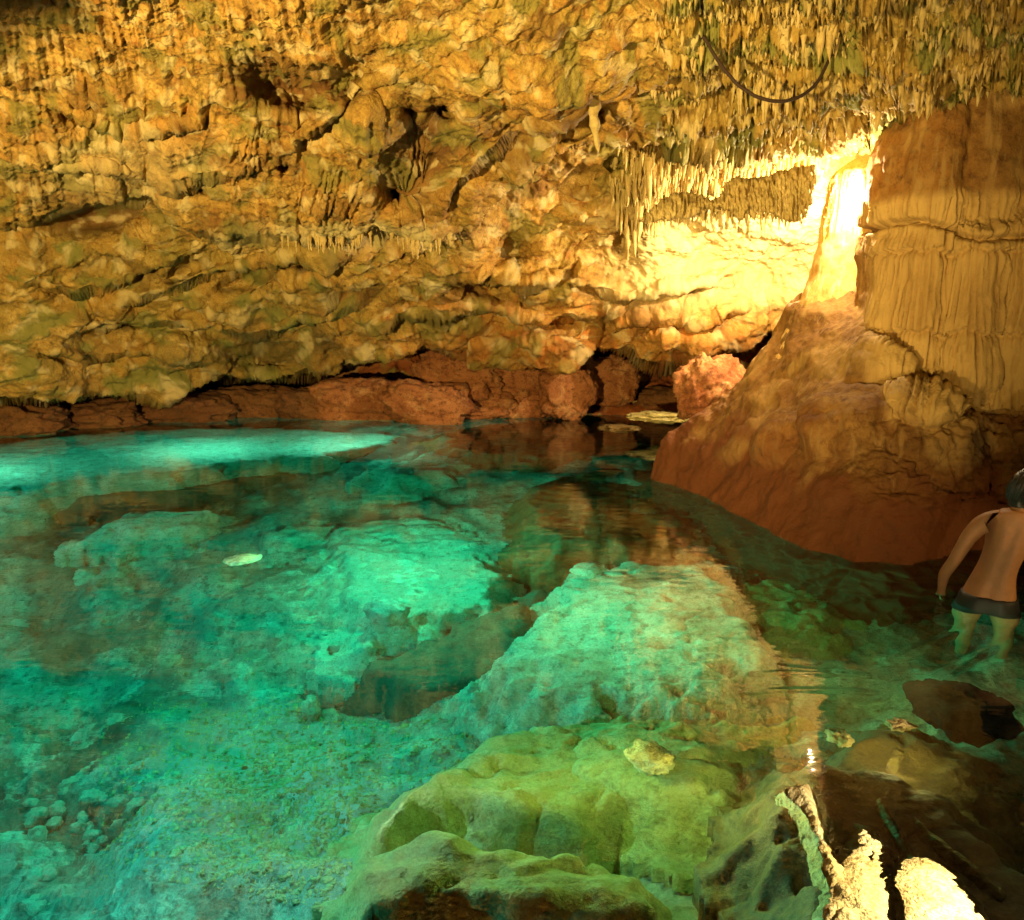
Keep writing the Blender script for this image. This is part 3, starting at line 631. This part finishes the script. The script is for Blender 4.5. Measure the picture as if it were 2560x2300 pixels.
M_trench_shade = rock_mat('trench_shade_stone', [(.085, .115, .075), (.06, .085, .055), (.11, .14, .09), (.04, .05, .035)], bump=.4)  # dark green that carries the shadows between the slabs as colour
slab([(1075, 1162), (1066, 1215), (1008, 1290), (945, 1345), (860, 1374), (760, 1368), (700, 1342), (715, 1300), (800, 1262), (885, 1232), (960, 1195)], [1.2, 1.25, 1.3, 1.35, 1.4, 1.45, 1.5, 1.45, 1.35, 1.3, 1.25], 'dark smooth rock added as the diagonal shade between the two bright slabs', M_trench_shade, 45, drop=.4, step=.025, rough=.35, edge=.14)
slab([(120, 990), (130, 965), (330, 945), (520, 915), (700, 893), (770, 893), (700, 915), (540, 945), (400, 968), (240, 985)], 1.55, 'long dark rock added as the shadow streak along the foot of the pale turquoise shelf', M_trench_shade, 46, drop=.4, step=.04, rough=.5, edge=.2)
# loose stones under water
def stone(x, y, wpx, hpx, seed, label, mat, group=None, lift=.3, depth=None, name='stone', rough=.14):
    dp = bed_depth_at(x, y) if depth is None else depth
    c = on_water(np.array(x * K), np.array((y + hpx * .4) * K), np.array(dp)); s = project(c[None])[2][0]
    rx = wpx / 2 * K / FPX * s; rz = hpx / 2 * K / FPX * s * 1.15
    V, F = rock_np(seed, (rx, rx * .8, rz), 2.3, rough, 3 if wpx < 40 else 4)
    o = mesh_np(name, V, F, mat); o.location = (c[0], c[1], c[2] + rz * lift); o.rotation_euler = (0, 0, seed * 1.7)
    return tag(o, label, 'stone', group)
stone(616, 1395, 40, 62, 1, 'upright pale turquoise stump standing on the pool floor', M_slab, lift=.8)
stone(582, 1415, 26, 24, 2, 'small round stone at the left foot of the upright stump', M_slab)
stone(655, 1410, 44, 30, 3, 'low stone at the right foot of the upright stump', M_slab)
stone(334, 1300, 46, 40, 4, 'rounded bright boulder on the turquoise pool floor', M_slab, lift=.6)
stone(178, 1130, 60, 60, 5, 'pale ribbed rock in the dark left water', M_slab, lift=.6)
stone(480, 1098, 62, 20, 6, 'glaring cream white oblong stone in the middle left water', M_pale, depth=.45, lift=0.0)
stone(765, 1190, 80, 70, 7, 'dark pitted boulder on the edge of the broad bright slab', M_bed, depth=1.2)
stone(1165, 1118, 70, 26, 8, 'pale green rounded stone at the top of the wide green slab', M_slab, depth=.62)
stone(600, 1215, 60, 30, 9, 'flat dark edged stone on the turquoise floor left of the broad slab', M_slab)
stone(690, 1260, 40, 30, 10, 'small stone at the lower tip of the broad bright slab', M_slab)
stone(175, 1492, 90, 30, 11, 'long pale flat stone among the rubble at lower left', M_slab)
stone(220, 1440, 150, 60, 12, 'dark rounded boulder above the rubble at lower left', M_bed)
for i in range(64):
    x, y = RNG.uniform(60, 330), RNG.uniform(1470, 1800)
    wd = RNG.uniform(14, 46)
    stone(x, y, wd, wd * RNG.uniform(.5, .9), 40 + i, 'pale fist sized stone in the rubble on the lower left pool floor', M_slab, 'rubble stones at the lower left')
for i in range(40):
    x, y = RNG.uniform(880, 1130), 0
    x = RNG.uniform(880, 1130); x += 45; y = 1375 - (x - 925) * .62 + RNG.normal() * 16
    wd = RNG.uniform(8, 26)
    stone(x, y, wd, wd * .7, 140 + i, 'small turquoise stone in the scree along the edge of the wide green slab', M_slab, 'scree stones beside the green slab')
# gravel: nobody could count it
gn = 9000
gx = np.where(RNG.random(gn) < .6, 560 + RNG.normal(size=gn) * 120, RNG.uniform(200, 1000, gn)); gy = np.where(RNG.random(gn) < .6, 1560 + RNG.normal(size=gn) * 90, RNG.uniform(1400, 1800, gn))
i_ = np.clip(np.searchsorted(by, gy * K), 0, len(by) - 1); j_ = np.clip(np.searchsorted(bx, gx * K), 0, len(bx) - 1)
gp = BP[i_, j_]
bm = bmesh.new(); bmesh.ops.create_icosphere(bm, subdivisions=1, radius=1); iv = np.array([v.co for v in bm.verts]); jf = np.array([[v.index for v in f.verts] for f in bm.faces]); bm.free()
gr = RNG.gamma(2.2, .0026, gn) + .0022
Vg = gp[:, None, :] + iv[None] * gr[:, None, None] * RNG.uniform(.6, 1.3, (gn, 1, 3)) * (1 + .25 * RNG.normal(size=(gn, len(iv), 1)))
Fg = (jf[None] + (np.arange(gn) * len(iv))[:, None, None]).reshape(-1, 3)
tag(mesh_np('gravel', Vg.reshape(-1, 3), Fg, M_pale, smooth=False), 'speckled pale gravel spread over the sandy pool floor in the foreground', 'gravel', kind='stuff')

# bright shore stones at lower right: low crusts, coloured pale for the light broken on the ledge
SHORE = [([(1555, 1552), (1600, 1540), (1615, 1575), (1635, 1620), (1650, 1660), (1668, 1700), (1690, 1740), (1640, 1745), (1622, 1690), (1605, 1640), (1590, 1600)], 'narrow bright ridge of stone running down to the glaring lower right corner', 1.1),
         ([(1640, 1700), (1668, 1640), (1692, 1608), (1726, 1620), (1755, 1664), (1768, 1700), (1780, 1860), (1590, 1860), (1630, 1770)], 'glaring white rough stone at the bottom right shore', 1.3),
         ([(1756, 1704), (1792, 1668), (1842, 1680), (1892, 1715), (1945, 1770), (1990, 1860), (1770, 1860)], 'blown out white smooth stone at the bottom right beside the rough one', .6),
         ([(1732, 1565), (1746, 1558), (1768, 1600), (1793, 1640), (1812, 1668), (1836, 1702), (1822, 1708), (1798, 1682), (1772, 1642), (1748, 1602)], 'thin bright rim of rock slanting down beside the dark hollow at the bottom right', .8),
         ([(1812, 1600), (1832, 1622), (1872, 1652), (1932, 1696), (1995, 1748), (1984, 1764), (1920, 1716), (1862, 1672), (1824, 1642)], 'outermost thin bright rim of rock in the lower right corner', .8)]
slab([(1530, 1548), (1600, 1500), (1740, 1500), (1850, 1560), (1960, 1630), (2160, 1760), (2160, 1900), (1560, 1900), (1600, 1720)], .05, 'dark wet ledge carrying the bright crusts in the lower right corner', M_dark, 31, edge=.20, drop=.35, step=.012, rough=.5)
for k, (o_, lb, rg) in enumerate(SHORE):
    slab(o_, (-.055, -.030, -.034, -.03, -.026)[k], lb, M_pale, 20 + k, edge=(.016, .022, .022, .010, .010)[k], drop=.05, step=.0045, name='shore_stone', cat='stone', rough=rg * .22, skirt=.05, nf=2.6)
for k, (x, y, wd, hd, dep, lb) in enumerate(((1545, 1580, 22, 12, .1, 'small round bright stone left of the narrow bright ridge'), (1562, 1610, 18, 12, .1, 'second small bright stone below the round one left of the ridge'),
                                            (1660, 1445, 40, 36, .1, 'pale yellow stone under water between the reflection slab and the ripples'), (1780, 1428, 40, 16, .02, 'bright sliver of stone at the surface below the wader'))):
    stone(x, y, wd, hd, 60 + k, lb, M_pale, None, .1, dep, rough=.34)
stone(1288, 1482, 84, 52, 66, 'bright cream rock tip just under the surface in the middle foreground', M_pale, None, .3, .30, rough=.2)
stone(1900, 1385, 190, 62, 71, 'black form standing in for the dark hair reflection at the right edge below the wader', M_dark_reflection, None, .6, .35, rough=.22)  # black colour stands in for the reflected hair

# ================================================================== WATER
wx = np.unique(np.concatenate([np.arange(-16, 16, .12), np.arange(.6, 3.6, .018)])); wy = np.unique(np.concatenate([np.arange(-3, 17, .12), np.arange(2.6, 5.2, .018)]))
GX, GY = np.meshgrid(wx, wy)
GZ = np.zeros_like(GX)
def ridge_line(pts, amp, wd):
    W = np.array([on_water(np.array(x * K), np.array(y * K), np.array(0.)) for x, y in pts])[:, :2]
    d = np.full(GX.shape, 1e9); tt = np.zeros(GX.shape); n_ = len(W) - 1
    for k in range(n_):
        a, b = W[k], W[k + 1]; ab = b - a; t = np.clip(((GX - a[0]) * ab[0] + (GY - a[1]) * ab[1]) / (ab @ ab), 0, 1)
        dk = np.hypot(GX - a[0] - t * ab[0], GY - a[1] - t * ab[1]); tt = np.where(dk < d, (k + t) / n_, tt); d = np.minimum(d, dk)
    return amp * np.exp(-(d / wd) ** 2) * np.sin(np.pi * np.clip(tt, 0.02, .98)) ** .7
for pts, a, wd in (([(1770, 1305), (1810, 1287), (1850, 1270), (1920, 1235)], .007, .022), ([(1830, 1355), (1880, 1330), (1930, 1300), (2000, 1260)], .006, .022),
                   ([(1480, 1335), (1560, 1330), (1650, 1334), (1740, 1338)], .005, .016), ([(1460, 1372), (1550, 1366), (1640, 1366), (1740, 1370)], .005, .016),
                   ([(1540, 1318), (1600, 1325), (1680, 1330)], .003, .015)):
    GZ += ridge_line(pts, a, wd)
pw = on_water(np.array(2466.), np.array(1512.), np.array(0.))
rr = np.hypot(GX - pw[0], GY - pw[1])
GZ += .0016 * np.sin(rr * 34) * np.exp(-rr / .7) * np.clip(rr / .2, 0, 1)
top = np.stack([GX, GY, GZ], -1); h_, w_ = GX.shape
Vw = top.reshape(-1, 3); idx = np.arange(h_ * w_).reshape(h_, w_)
rimi = np.concatenate([idx[0, :-1], idx[:-1, -1], idx[-1, :0:-1], idx[:0:-1, 0]])
base = Vw[rimi].copy(); base[:, 2] = -5
o0 = len(Vw); m_ = len(rimi); b_i = o0 + np.arange(m_)
Fw = [grid_faces(h_, w_)[:, ::-1], np.stack([rimi, np.roll(rimi, -1), np.roll(b_i, -1), b_i], -1)]
cen = np.array([[0, 7, -5.]]); fan = np.stack([b_i, np.roll(b_i, -1), np.full(m_, o0 + m_), np.full(m_, o0 + m_)], -1)
me = bpy.data.meshes.new('water')
Vall = np.concatenate([Vw, base, cen]); Fq = np.concatenate(Fw)
me.from_pydata(Vall.tolist(), [], Fq.tolist() + [list(map(int, f[:3])) for f in fan]); me.update()
bm = bmesh.new(); bm.from_mesh(me); bmesh.ops.recalc_face_normals(bm, faces=bm.faces); bm.to_mesh(me); bm.free()
me.polygons.foreach_set('use_smooth', np.ones(len(me.polygons), bool))
water = bpy.data.objects.new('water', me); COL.objects.link(water); tag(water, kind='structure')
m, nt, N, L = nodes_of('clear_pool_water')
out = N.new('ShaderNodeOutputMaterial'); g = N.new('ShaderNodeBsdfGlass'); g.inputs['IOR'].default_value = 1.33; g.inputs['Roughness'].default_value = 0.0
gl_ = N.new('ShaderNodeBsdfGlossy'); gl_.inputs['Roughness'].default_value = 0.02; mx_ = N.new('ShaderNodeMixShader'); mx_.inputs[0].default_value = .035
L.new(g.outputs[0], mx_.inputs[1]); L.new(gl_.outputs[0], mx_.inputs[2]); L.new(mx_.outputs[0], out.inputs[0])
va = N.new('ShaderNodeVolumeAbsorption'); va.inputs['Color'].default_value = (.13, .915, .85, 1); va.inputs['Density'].default_value = 1.0
L.new(va.outputs[0], out.inputs['Volume'])
geo = N.new('ShaderNodeNewGeometry'); nz = N.new('ShaderNodeTexNoise'); nz.inputs['Scale'].default_value = 3.2; nz.inputs['Detail'].default_value = 3
mpw = N.new('ShaderNodeMapping'); mpw.inputs['Scale'].default_value = (1, 2.2, 1); L.new(geo.outputs['Position'], mpw.inputs[0]); L.new(mpw.outputs[0], nz.inputs['Vector'])
bp = N.new('ShaderNodeBump'); bp.inputs['Strength'].default_value = .07; bp.inputs['Distance'].default_value = .03
L.new(nz.outputs[0], bp.inputs['Height']); L.new(bp.outputs[0], g.inputs['Normal']); L.new(bp.outputs[0], gl_.inputs['Normal'])
me.materials.append(m)

# ================================================================== PERSON
root = empty('person', (pw[0], pw[1], 0)); root.rotation_euler = (0, 0, math.radians(-28))
tag(root, 'person wading hip deep beside the column in black swimwear, seen from behind, dark hair', 'person')
JN, ED, RD = [], [], []
def jt(p, r, parent=None):
    JN.append(p); RD.append(r if isinstance(r, tuple) else (r, r))
    if parent is not None: ED.append((parent, len(JN) - 1))
    return len(JN) - 1
pel = jt((0, 0, .03), (.150, .110)); wa = jt((0, .012, .20), (.118, .088), pel); ch = jt((0, 0, .38), (.140, .098), wa); uc = jt((0, -.01, .485), (.125, .085), ch)
nk = jt((0, .0, .575), .052, uc); hb = jt((0, .015, .645), (.062, .070), nk); hc = jt((0, .018, .715), (.074, .092), hb); jt((0, .012, .785), (.060, .075), hc)
for sx in (-1, 1):
    s0_ = jt((sx * .085, -.006, .505), (.084, .074), uc); sh = jt((sx * .150, -.006, .495), .060, s0_); up = jt((sx * .196, -.01, .40), .047, sh); el = jt((sx * .222, -.012, .245), .037, up); fa = jt((sx * .232, .03, .14), .035, el); wr = jt((sx * .235, .075, .025), .023, fa)
    pm = jt((sx * .236, .095, -.03), (.016, .036), wr)
    hp = jt((sx * .088, -.01, -.05), (.086, .098), pel); th_ = jt((sx * .098, .0, -.22), .078, hp); kn = jt((sx * .10, .015, -.44), .053, th_); cf = jt((sx * .102, -.01, -.56), .052, kn); an = jt((sx * .10, -.02, -.80), .034, cf)
    hl = jt((sx * .10, .02, -.85), .032, an); jt((sx * .115, .14, -.87), (.036, .022), hl)
JN = [(x_ + .22 * max(0, z_ - .08), y_, z_) if abs(x_) < .21 or z_ > .2 else (x_, y_, z_) for x_, y_, z_ in JN]
me = bpy.data.meshes.new('body'); me.from_pydata(JN, ED, []); body = bpy.data.objects.new('body', me); COL.objects.link(body)
body.modifiers.new('Skin', 'SKIN')
for v, r in zip(me.skin_vertices[0].data, RD): v.radius = r
me.skin_vertices[0].data[0].use_root = True
body.modifiers['Skin'].use_smooth_shade = True
modified(body, [('SUBSURF', dict(levels=3, render_levels=3))])
body.parent = root; body.data.materials.clear(); body.data.materials.append(M_skin)
V = verts(body); SHX = .22 * np.maximum(0, V[:, 2] - .08); V[:, 0] -= SHX
fr = np.exp(-((V[:, 2] - .70) / .018) ** 2 - (V[:, 0] / .012) ** 2) * (V[:, 1] > .05)      # nose
V[:, 1] += .022 * fr
for sx in (-1, 1):
    V[:, 1] -= .010 * np.exp(-((V[:, 2] - .735) / .014) ** 2 - ((V[:, 0] - sx * .032) / .016) ** 2) * (V[:, 1] > .04)
    gl = np.exp(-((V[:, 2] + .01) / .075) ** 2 - ((V[:, 0] - sx * .07) / .06) ** 2) * (V[:, 1] < -.03); V[:, 1] -= .035 * gl
V[:, 1] += .018 * np.exp(-(V[:, 0] / .022) ** 2) * (V[:, 1] < -.03) * sstep(.02, .12, V[:, 2]) * sstep(.56, .44, V[:, 2])   # spine
HV = V.copy(); V[:, 0] += SHX
set_verts(body, V)
F_all = [list(p.vertices) for p in body.data.polygons]; N_ = norms(body)
def shell(name, keepf, off, mat, clamp=None):
    Fk = [f for f in F_all if (any if clamp else all)(keepf(V[i]) for i in f)]; u = sorted({i for f in Fk for i in f}); m = {i: k for k, i in enumerate(u)}
    me = bpy.data.meshes.new(name); me.from_pydata([tuple((V[i] + N_[i] * off(V[i])) if not clamp else (lambda p: (p[0], p[1], min(max(p[2], clamp[0]), clamp[1])))(V[i] + N_[i] * off(V[i]))) for i in u], [], [[m[i] for i in f] for f in Fk]); me.update()
    for p in me.polygons: p.use_smooth = True
    o = bpy.data.objects.new(name, me); COL.objects.link(o); me.materials.append(mat); o.parent = root
    so = o.modifiers.new('so', 'SOLIDIFY'); so.thickness = .004; so.offset = 1
    return o
shell('swim_briefs', lambda v: -.10 < v[2] < .075 and abs(v[0]) < .19, lambda v: .005, M_black, (-.10, .07))
shell('hair', lambda v: v[2] > .60 and abs(v[0] - .22 * (v[2] - .08)) < .13 and (v[1] < .045 or v[2] > .775) and (v[2] > .66 or v[1] < .02), lambda v: .016 + .012 * math.sin(v[0] * 90 + v[2] * 40) * .4, M_hair)
hv, hf, ho = [], [], 0
for k in range(420):
    ph = RNG.uniform(-2.55, 2.55) - math.pi / 2; t_ = np.linspace(RNG.uniform(0, .25), 1, 9); el_ = np.pi / 2 - t_ * RNG.uniform(1.7, 2.25)
    rx_, ry_, rz_ = .094 + RNG.normal() * .003, .116 + RNG.normal() * .003, .118
    w_ = .02 * np.sin(t_ * 5 + k) * t_
    pts = np.stack([rx_ * np.maximum(np.cos(el_), .62 * t_) * np.cos(ph + w_), .010 + ry_ * np.maximum(np.cos(el_), .55 * t_) * np.sin(ph + w_), .715 + rz_ * np.sin(el_) - .06 * np.clip(t_ - .75, 0, 1)], -1)
    tg = np.gradient(pts, axis=0); tg /= np.linalg.norm(tg, axis=1, keepdims=True); u_ = np.cross(tg, [.3, .2, 1]); u_ /= np.linalg.norm(u_, axis=1, keepdims=True) + 1e-9; v_ = np.cross(tg, u_)
    aa = np.linspace(0, 2 * np.pi, 4, endpoint=False); rr_ = (.0052 * (1 - .75 * t_ ** 3))[:, None, None]
    VV_ = pts[:, None] + rr_ * (np.cos(aa)[None, :, None] * u_[:, None] + np.sin(aa)[None, :, None] * v_[:, None])
    i = np.arange(36).reshape(9, 4); j = np.roll(i, -1, 1)
    hv.append(VV_.reshape(-1, 3)); hf.append(np.stack([i[:-1], i[1:], j[1:], j[:-1]], -1).reshape(-1, 4) + ho); ho += 36
hv = np.concatenate(hv); hv[:, 0] += .22 * (hv[:, 2] - .08)
mesh_np('hair_strands', hv, np.concatenate(hf), M_hair, root)
for sx in (-1, 1):
    ear = rock_np(3, (.010, .017, .028), 2, .05, 2); o = mesh_np('ear', ear[0] + np.array([sx * .083 + .139, .022, .71]), ear[1], M_skin, root)
    # five fingers on each hand
    for k in range(5):
        if k < 4:
            ln = (.062, .072, .067, .052)[k]; b0 = np.array([sx * .236, .075 + .016 * k, -.055]); pts = [b0, b0 + np.array([-sx * .004, .004, -ln * .55]), b0 + np.array([-sx * .016, .006, -ln])]; r0 = .0085
        else:
            b0 = np.array([sx * .232, .125, -.015]); pts = [b0, b0 + np.array([-sx * .006, .028, -.024]), b0 + np.array([-sx * .012, .036, -.052])]; r0 = .010
        mf = bpy.data.meshes.new('finger'); mf.from_pydata([tuple(p) for p in pts], [(0, 1), (1, 2)], [])
        of = bpy.data.objects.new('finger', mf); COL.objects.link(of); of.modifiers.new('Skin', 'SKIN')
        for v, rr_ in zip(mf.skin_vertices[0].data, (r0, r0 * .9, r0 * .7)): v.radius = (rr_, rr_)
        modified(of, [('SUBSURF', dict(levels=2, render_levels=2))]); of.parent = root; of.data.materials.clear(); of.data.materials.append(M_skin)

# ================================================================== CABLE
def tube(name, pts, r, mat):
    pts = np.array(pts); segs = 8; t = np.gradient(pts, axis=0); t /= np.linalg.norm(t, axis=1, keepdims=True)
    u = np.cross(t, [0, 1, 0.2]); u /= np.linalg.norm(u, axis=1, keepdims=True); v = np.cross(t, u)
    a = np.linspace(0, 2 * np.pi, segs, endpoint=False)
    V = pts[:, None] + r * (np.cos(a)[None, :, None] * u[:, None] + np.sin(a)[None, :, None] * v[:, None])
    i = np.arange(len(pts) * segs).reshape(-1, segs); j = np.roll(i, -1, 1)
    return mesh_np(name, V.reshape(-1, 3), np.stack([i[:-1], i[1:], j[1:], j[:-1]], -1).reshape(-1, 4), mat)
t = np.linspace(0, 1, 60)
kx = np.array([1385, 1412, 1440, 1470, 1500, 1540, 1575, 1605, 1628, 1650]); ky = np.array([60, 108, 148, 176, 194, 202, 196, 178, 150, 90])
tx = np.linspace(1385, 1650, 60); ty = np.interp(tx, kx, ky); ty = np.convolve(np.pad(ty, 3, 'edge'), np.ones(7) / 7, 'valid')
ps = np.stack([tx * K, ty * K], -1)
e0, e1 = project(cave_at(np.array([1385]), np.array([60])))[2][0], project(cave_at(np.array([1650]), np.array([90])))[2][0]
dsag = -.10 * np.sin(np.pi * t)
cp_ = at_s(ps[:, 0], ps[:, 1], e0 + (e1 - e0) * t + dsag) + .006 * fbm(np.stack([t * 9, t * 0, t * 0], -1), 2)[:, None]
cab = tube('cable', cp_, .011, M_cable)
for e_ in (0, -1):
    V, F = rock_np(2, (.022, .022, .03), 4, .02, 2); mesh_np('clip', V + cp_[e_], F, M_cable, cab)
tag(cab, 'dark cable sagging in a loop below the stalactites of the ceiling', 'cable')

# ================================================================== LIGHT
def lamp(kind, loc, energy, col, target=None, size=.05, angle=90, blend=.6):
    d = bpy.data.lights.new('cave_light', kind); d.energy = energy; d.color = col
    if kind == 'SPOT': d.spot_size = math.radians(angle); d.spot_blend = blend
    if kind == 'AREA': d.size = size
    else: d.shadow_soft_size = size
    o = bpy.data.objects.new('cave_light', d); COL.objects.link(o); o.location = loc
    if target is not None:
        o.rotation_euler = (Vector(target) - Vector(loc)).to_track_quat('-Z', 'Y').to_euler()
    return o
lamp('SPOT', (-3.1, -1.3, .95), 5400, (1, .70, .235), (-1.9, 7.5, 2.3), .10, 76, .55)
lamp('SPOT', (1.0, -1.2, .8), 900, (1, .66, .21), (2.6, 5.5, 3.5), .12, 55, .8)  # unseen spot added to brighten the stalactite ceiling
lamp('SPOT', (5.6, 1.6, 2.4), 400, (1, .58, .16), (3.6, 6.5, 1.5), .10, 100, .9)
lamp('POINT', at_s(1640 * K, 455 * K, np.array(8.15)), 640, (1, .78, .44), None, .0)
lamp('POINT', (2.95, 7.28, 2.66), 130, (1, .78, .46), None, .0)
# lights in the water, mostly unseen fills added above slabs and stones
lamp('POINT', (-5.8, 5.2, -.3), 420, (.25, .95, 1), None, .0)
for x_, y_ in ((-6.2, 8.9), (-4.1, 10.5), (-2.2, 10.9)): lamp('POINT', (x_, y_, -.06), 110, (.5, 1, .8), None, .0)
lamp('POINT', (-1.0, 6.0, -.10), 205, (.4, 1, .65), None, .0)
lamp('POINT', (-2.1, 4.3, -.12), 92, (.25, 1, .95), None, .0)
lamp('POINT', (-2.4, 2.4, -.15), 85, (.3, .95, 1), None, .0)
lamp('POINT', (.35, 5.0, -.07), 32, (.55, 1, .5), None, .0)
lamp('POINT', (1.15, 4.5, -.07), 8, (.75, 1, .35), None, .0)
lamp('POINT', (-.85, 2.9, -.08), 48, (1, .82, .75), None, .0)  # warm fill added to turn the gravel speckle beige
lamp('POINT', (.15, 3.1, -.05), 16, (1, .80, .18), None, .0)
lamp('POINT', (.62, 2.75, -.04), 16, (1, .78, .22), None, .0)
lamp('POINT', (1.9, 3.8, -.08), 9, (1, .76, .22), None, .0)
lamp('POINT', (2.7, 4.0, -.2), 3, (1, .70, .30), None, .0)  # unseen warm fill added for the legs under water
lamp('POINT', (1.5, 2.9, -.05), 5, (1, .75, .25), None, .0)  # added to bring out texture on the dark foreground rock
gl0 = on_water(np.array(480 * K), np.array(1106 * K), np.array(.45)); lamp('POINT', gl0 + np.array([.05, -.12, .20]), 5, (1, .95, .7), None, .0)  # unseen light added beside the oblong stone to make it glare
lamp('POINT', (1.45, 1.95, .45), 85, (1, .82, .42), None, .02)

w = bpy.data.worlds.new('World'); sc.world = w; w.use_nodes = True
nt = w.node_tree; bg = nt.nodes['Background']
sky = nt.nodes.new('ShaderNodeTexSky'); sky.sky_type = 'NISHITA'; sky.sun_disc = False; sky.sun_elevation = math.radians(15)
nt.links.new(sky.outputs[0], bg.inputs[0]); bg.inputs[1].default_value = .004

cd = bpy.data.cameras.new('Camera'); cd.sensor_width = 36; cd.lens = 36 * FPX / 2560; cd.clip_end = 200; cd.clip_start = .05
co = bpy.data.objects.new('Camera', cd); COL.objects.link(co); co.location = CAM; co.rotation_euler = (math.radians(90) - PITCH, 0, 0); sc.camera = co
sc.view_settings.view_transform = 'Standard'; sc.view_settings.look = 'None'; sc.view_settings.exposure = 0; sc.view_settings.gamma = 1
sc.render.engine = 'CYCLES'
cy_ = sc.cycles; cy_.use_denoising = True; cy_.max_bounces = 8; cy_.diffuse_bounces = 3; cy_.transmission_bounces = 6; cy_.glossy_bounces = 4
cy_.sample_clamp_indirect = 6; cy_.caustics_reflective = False; cy_.caustics_refractive = False
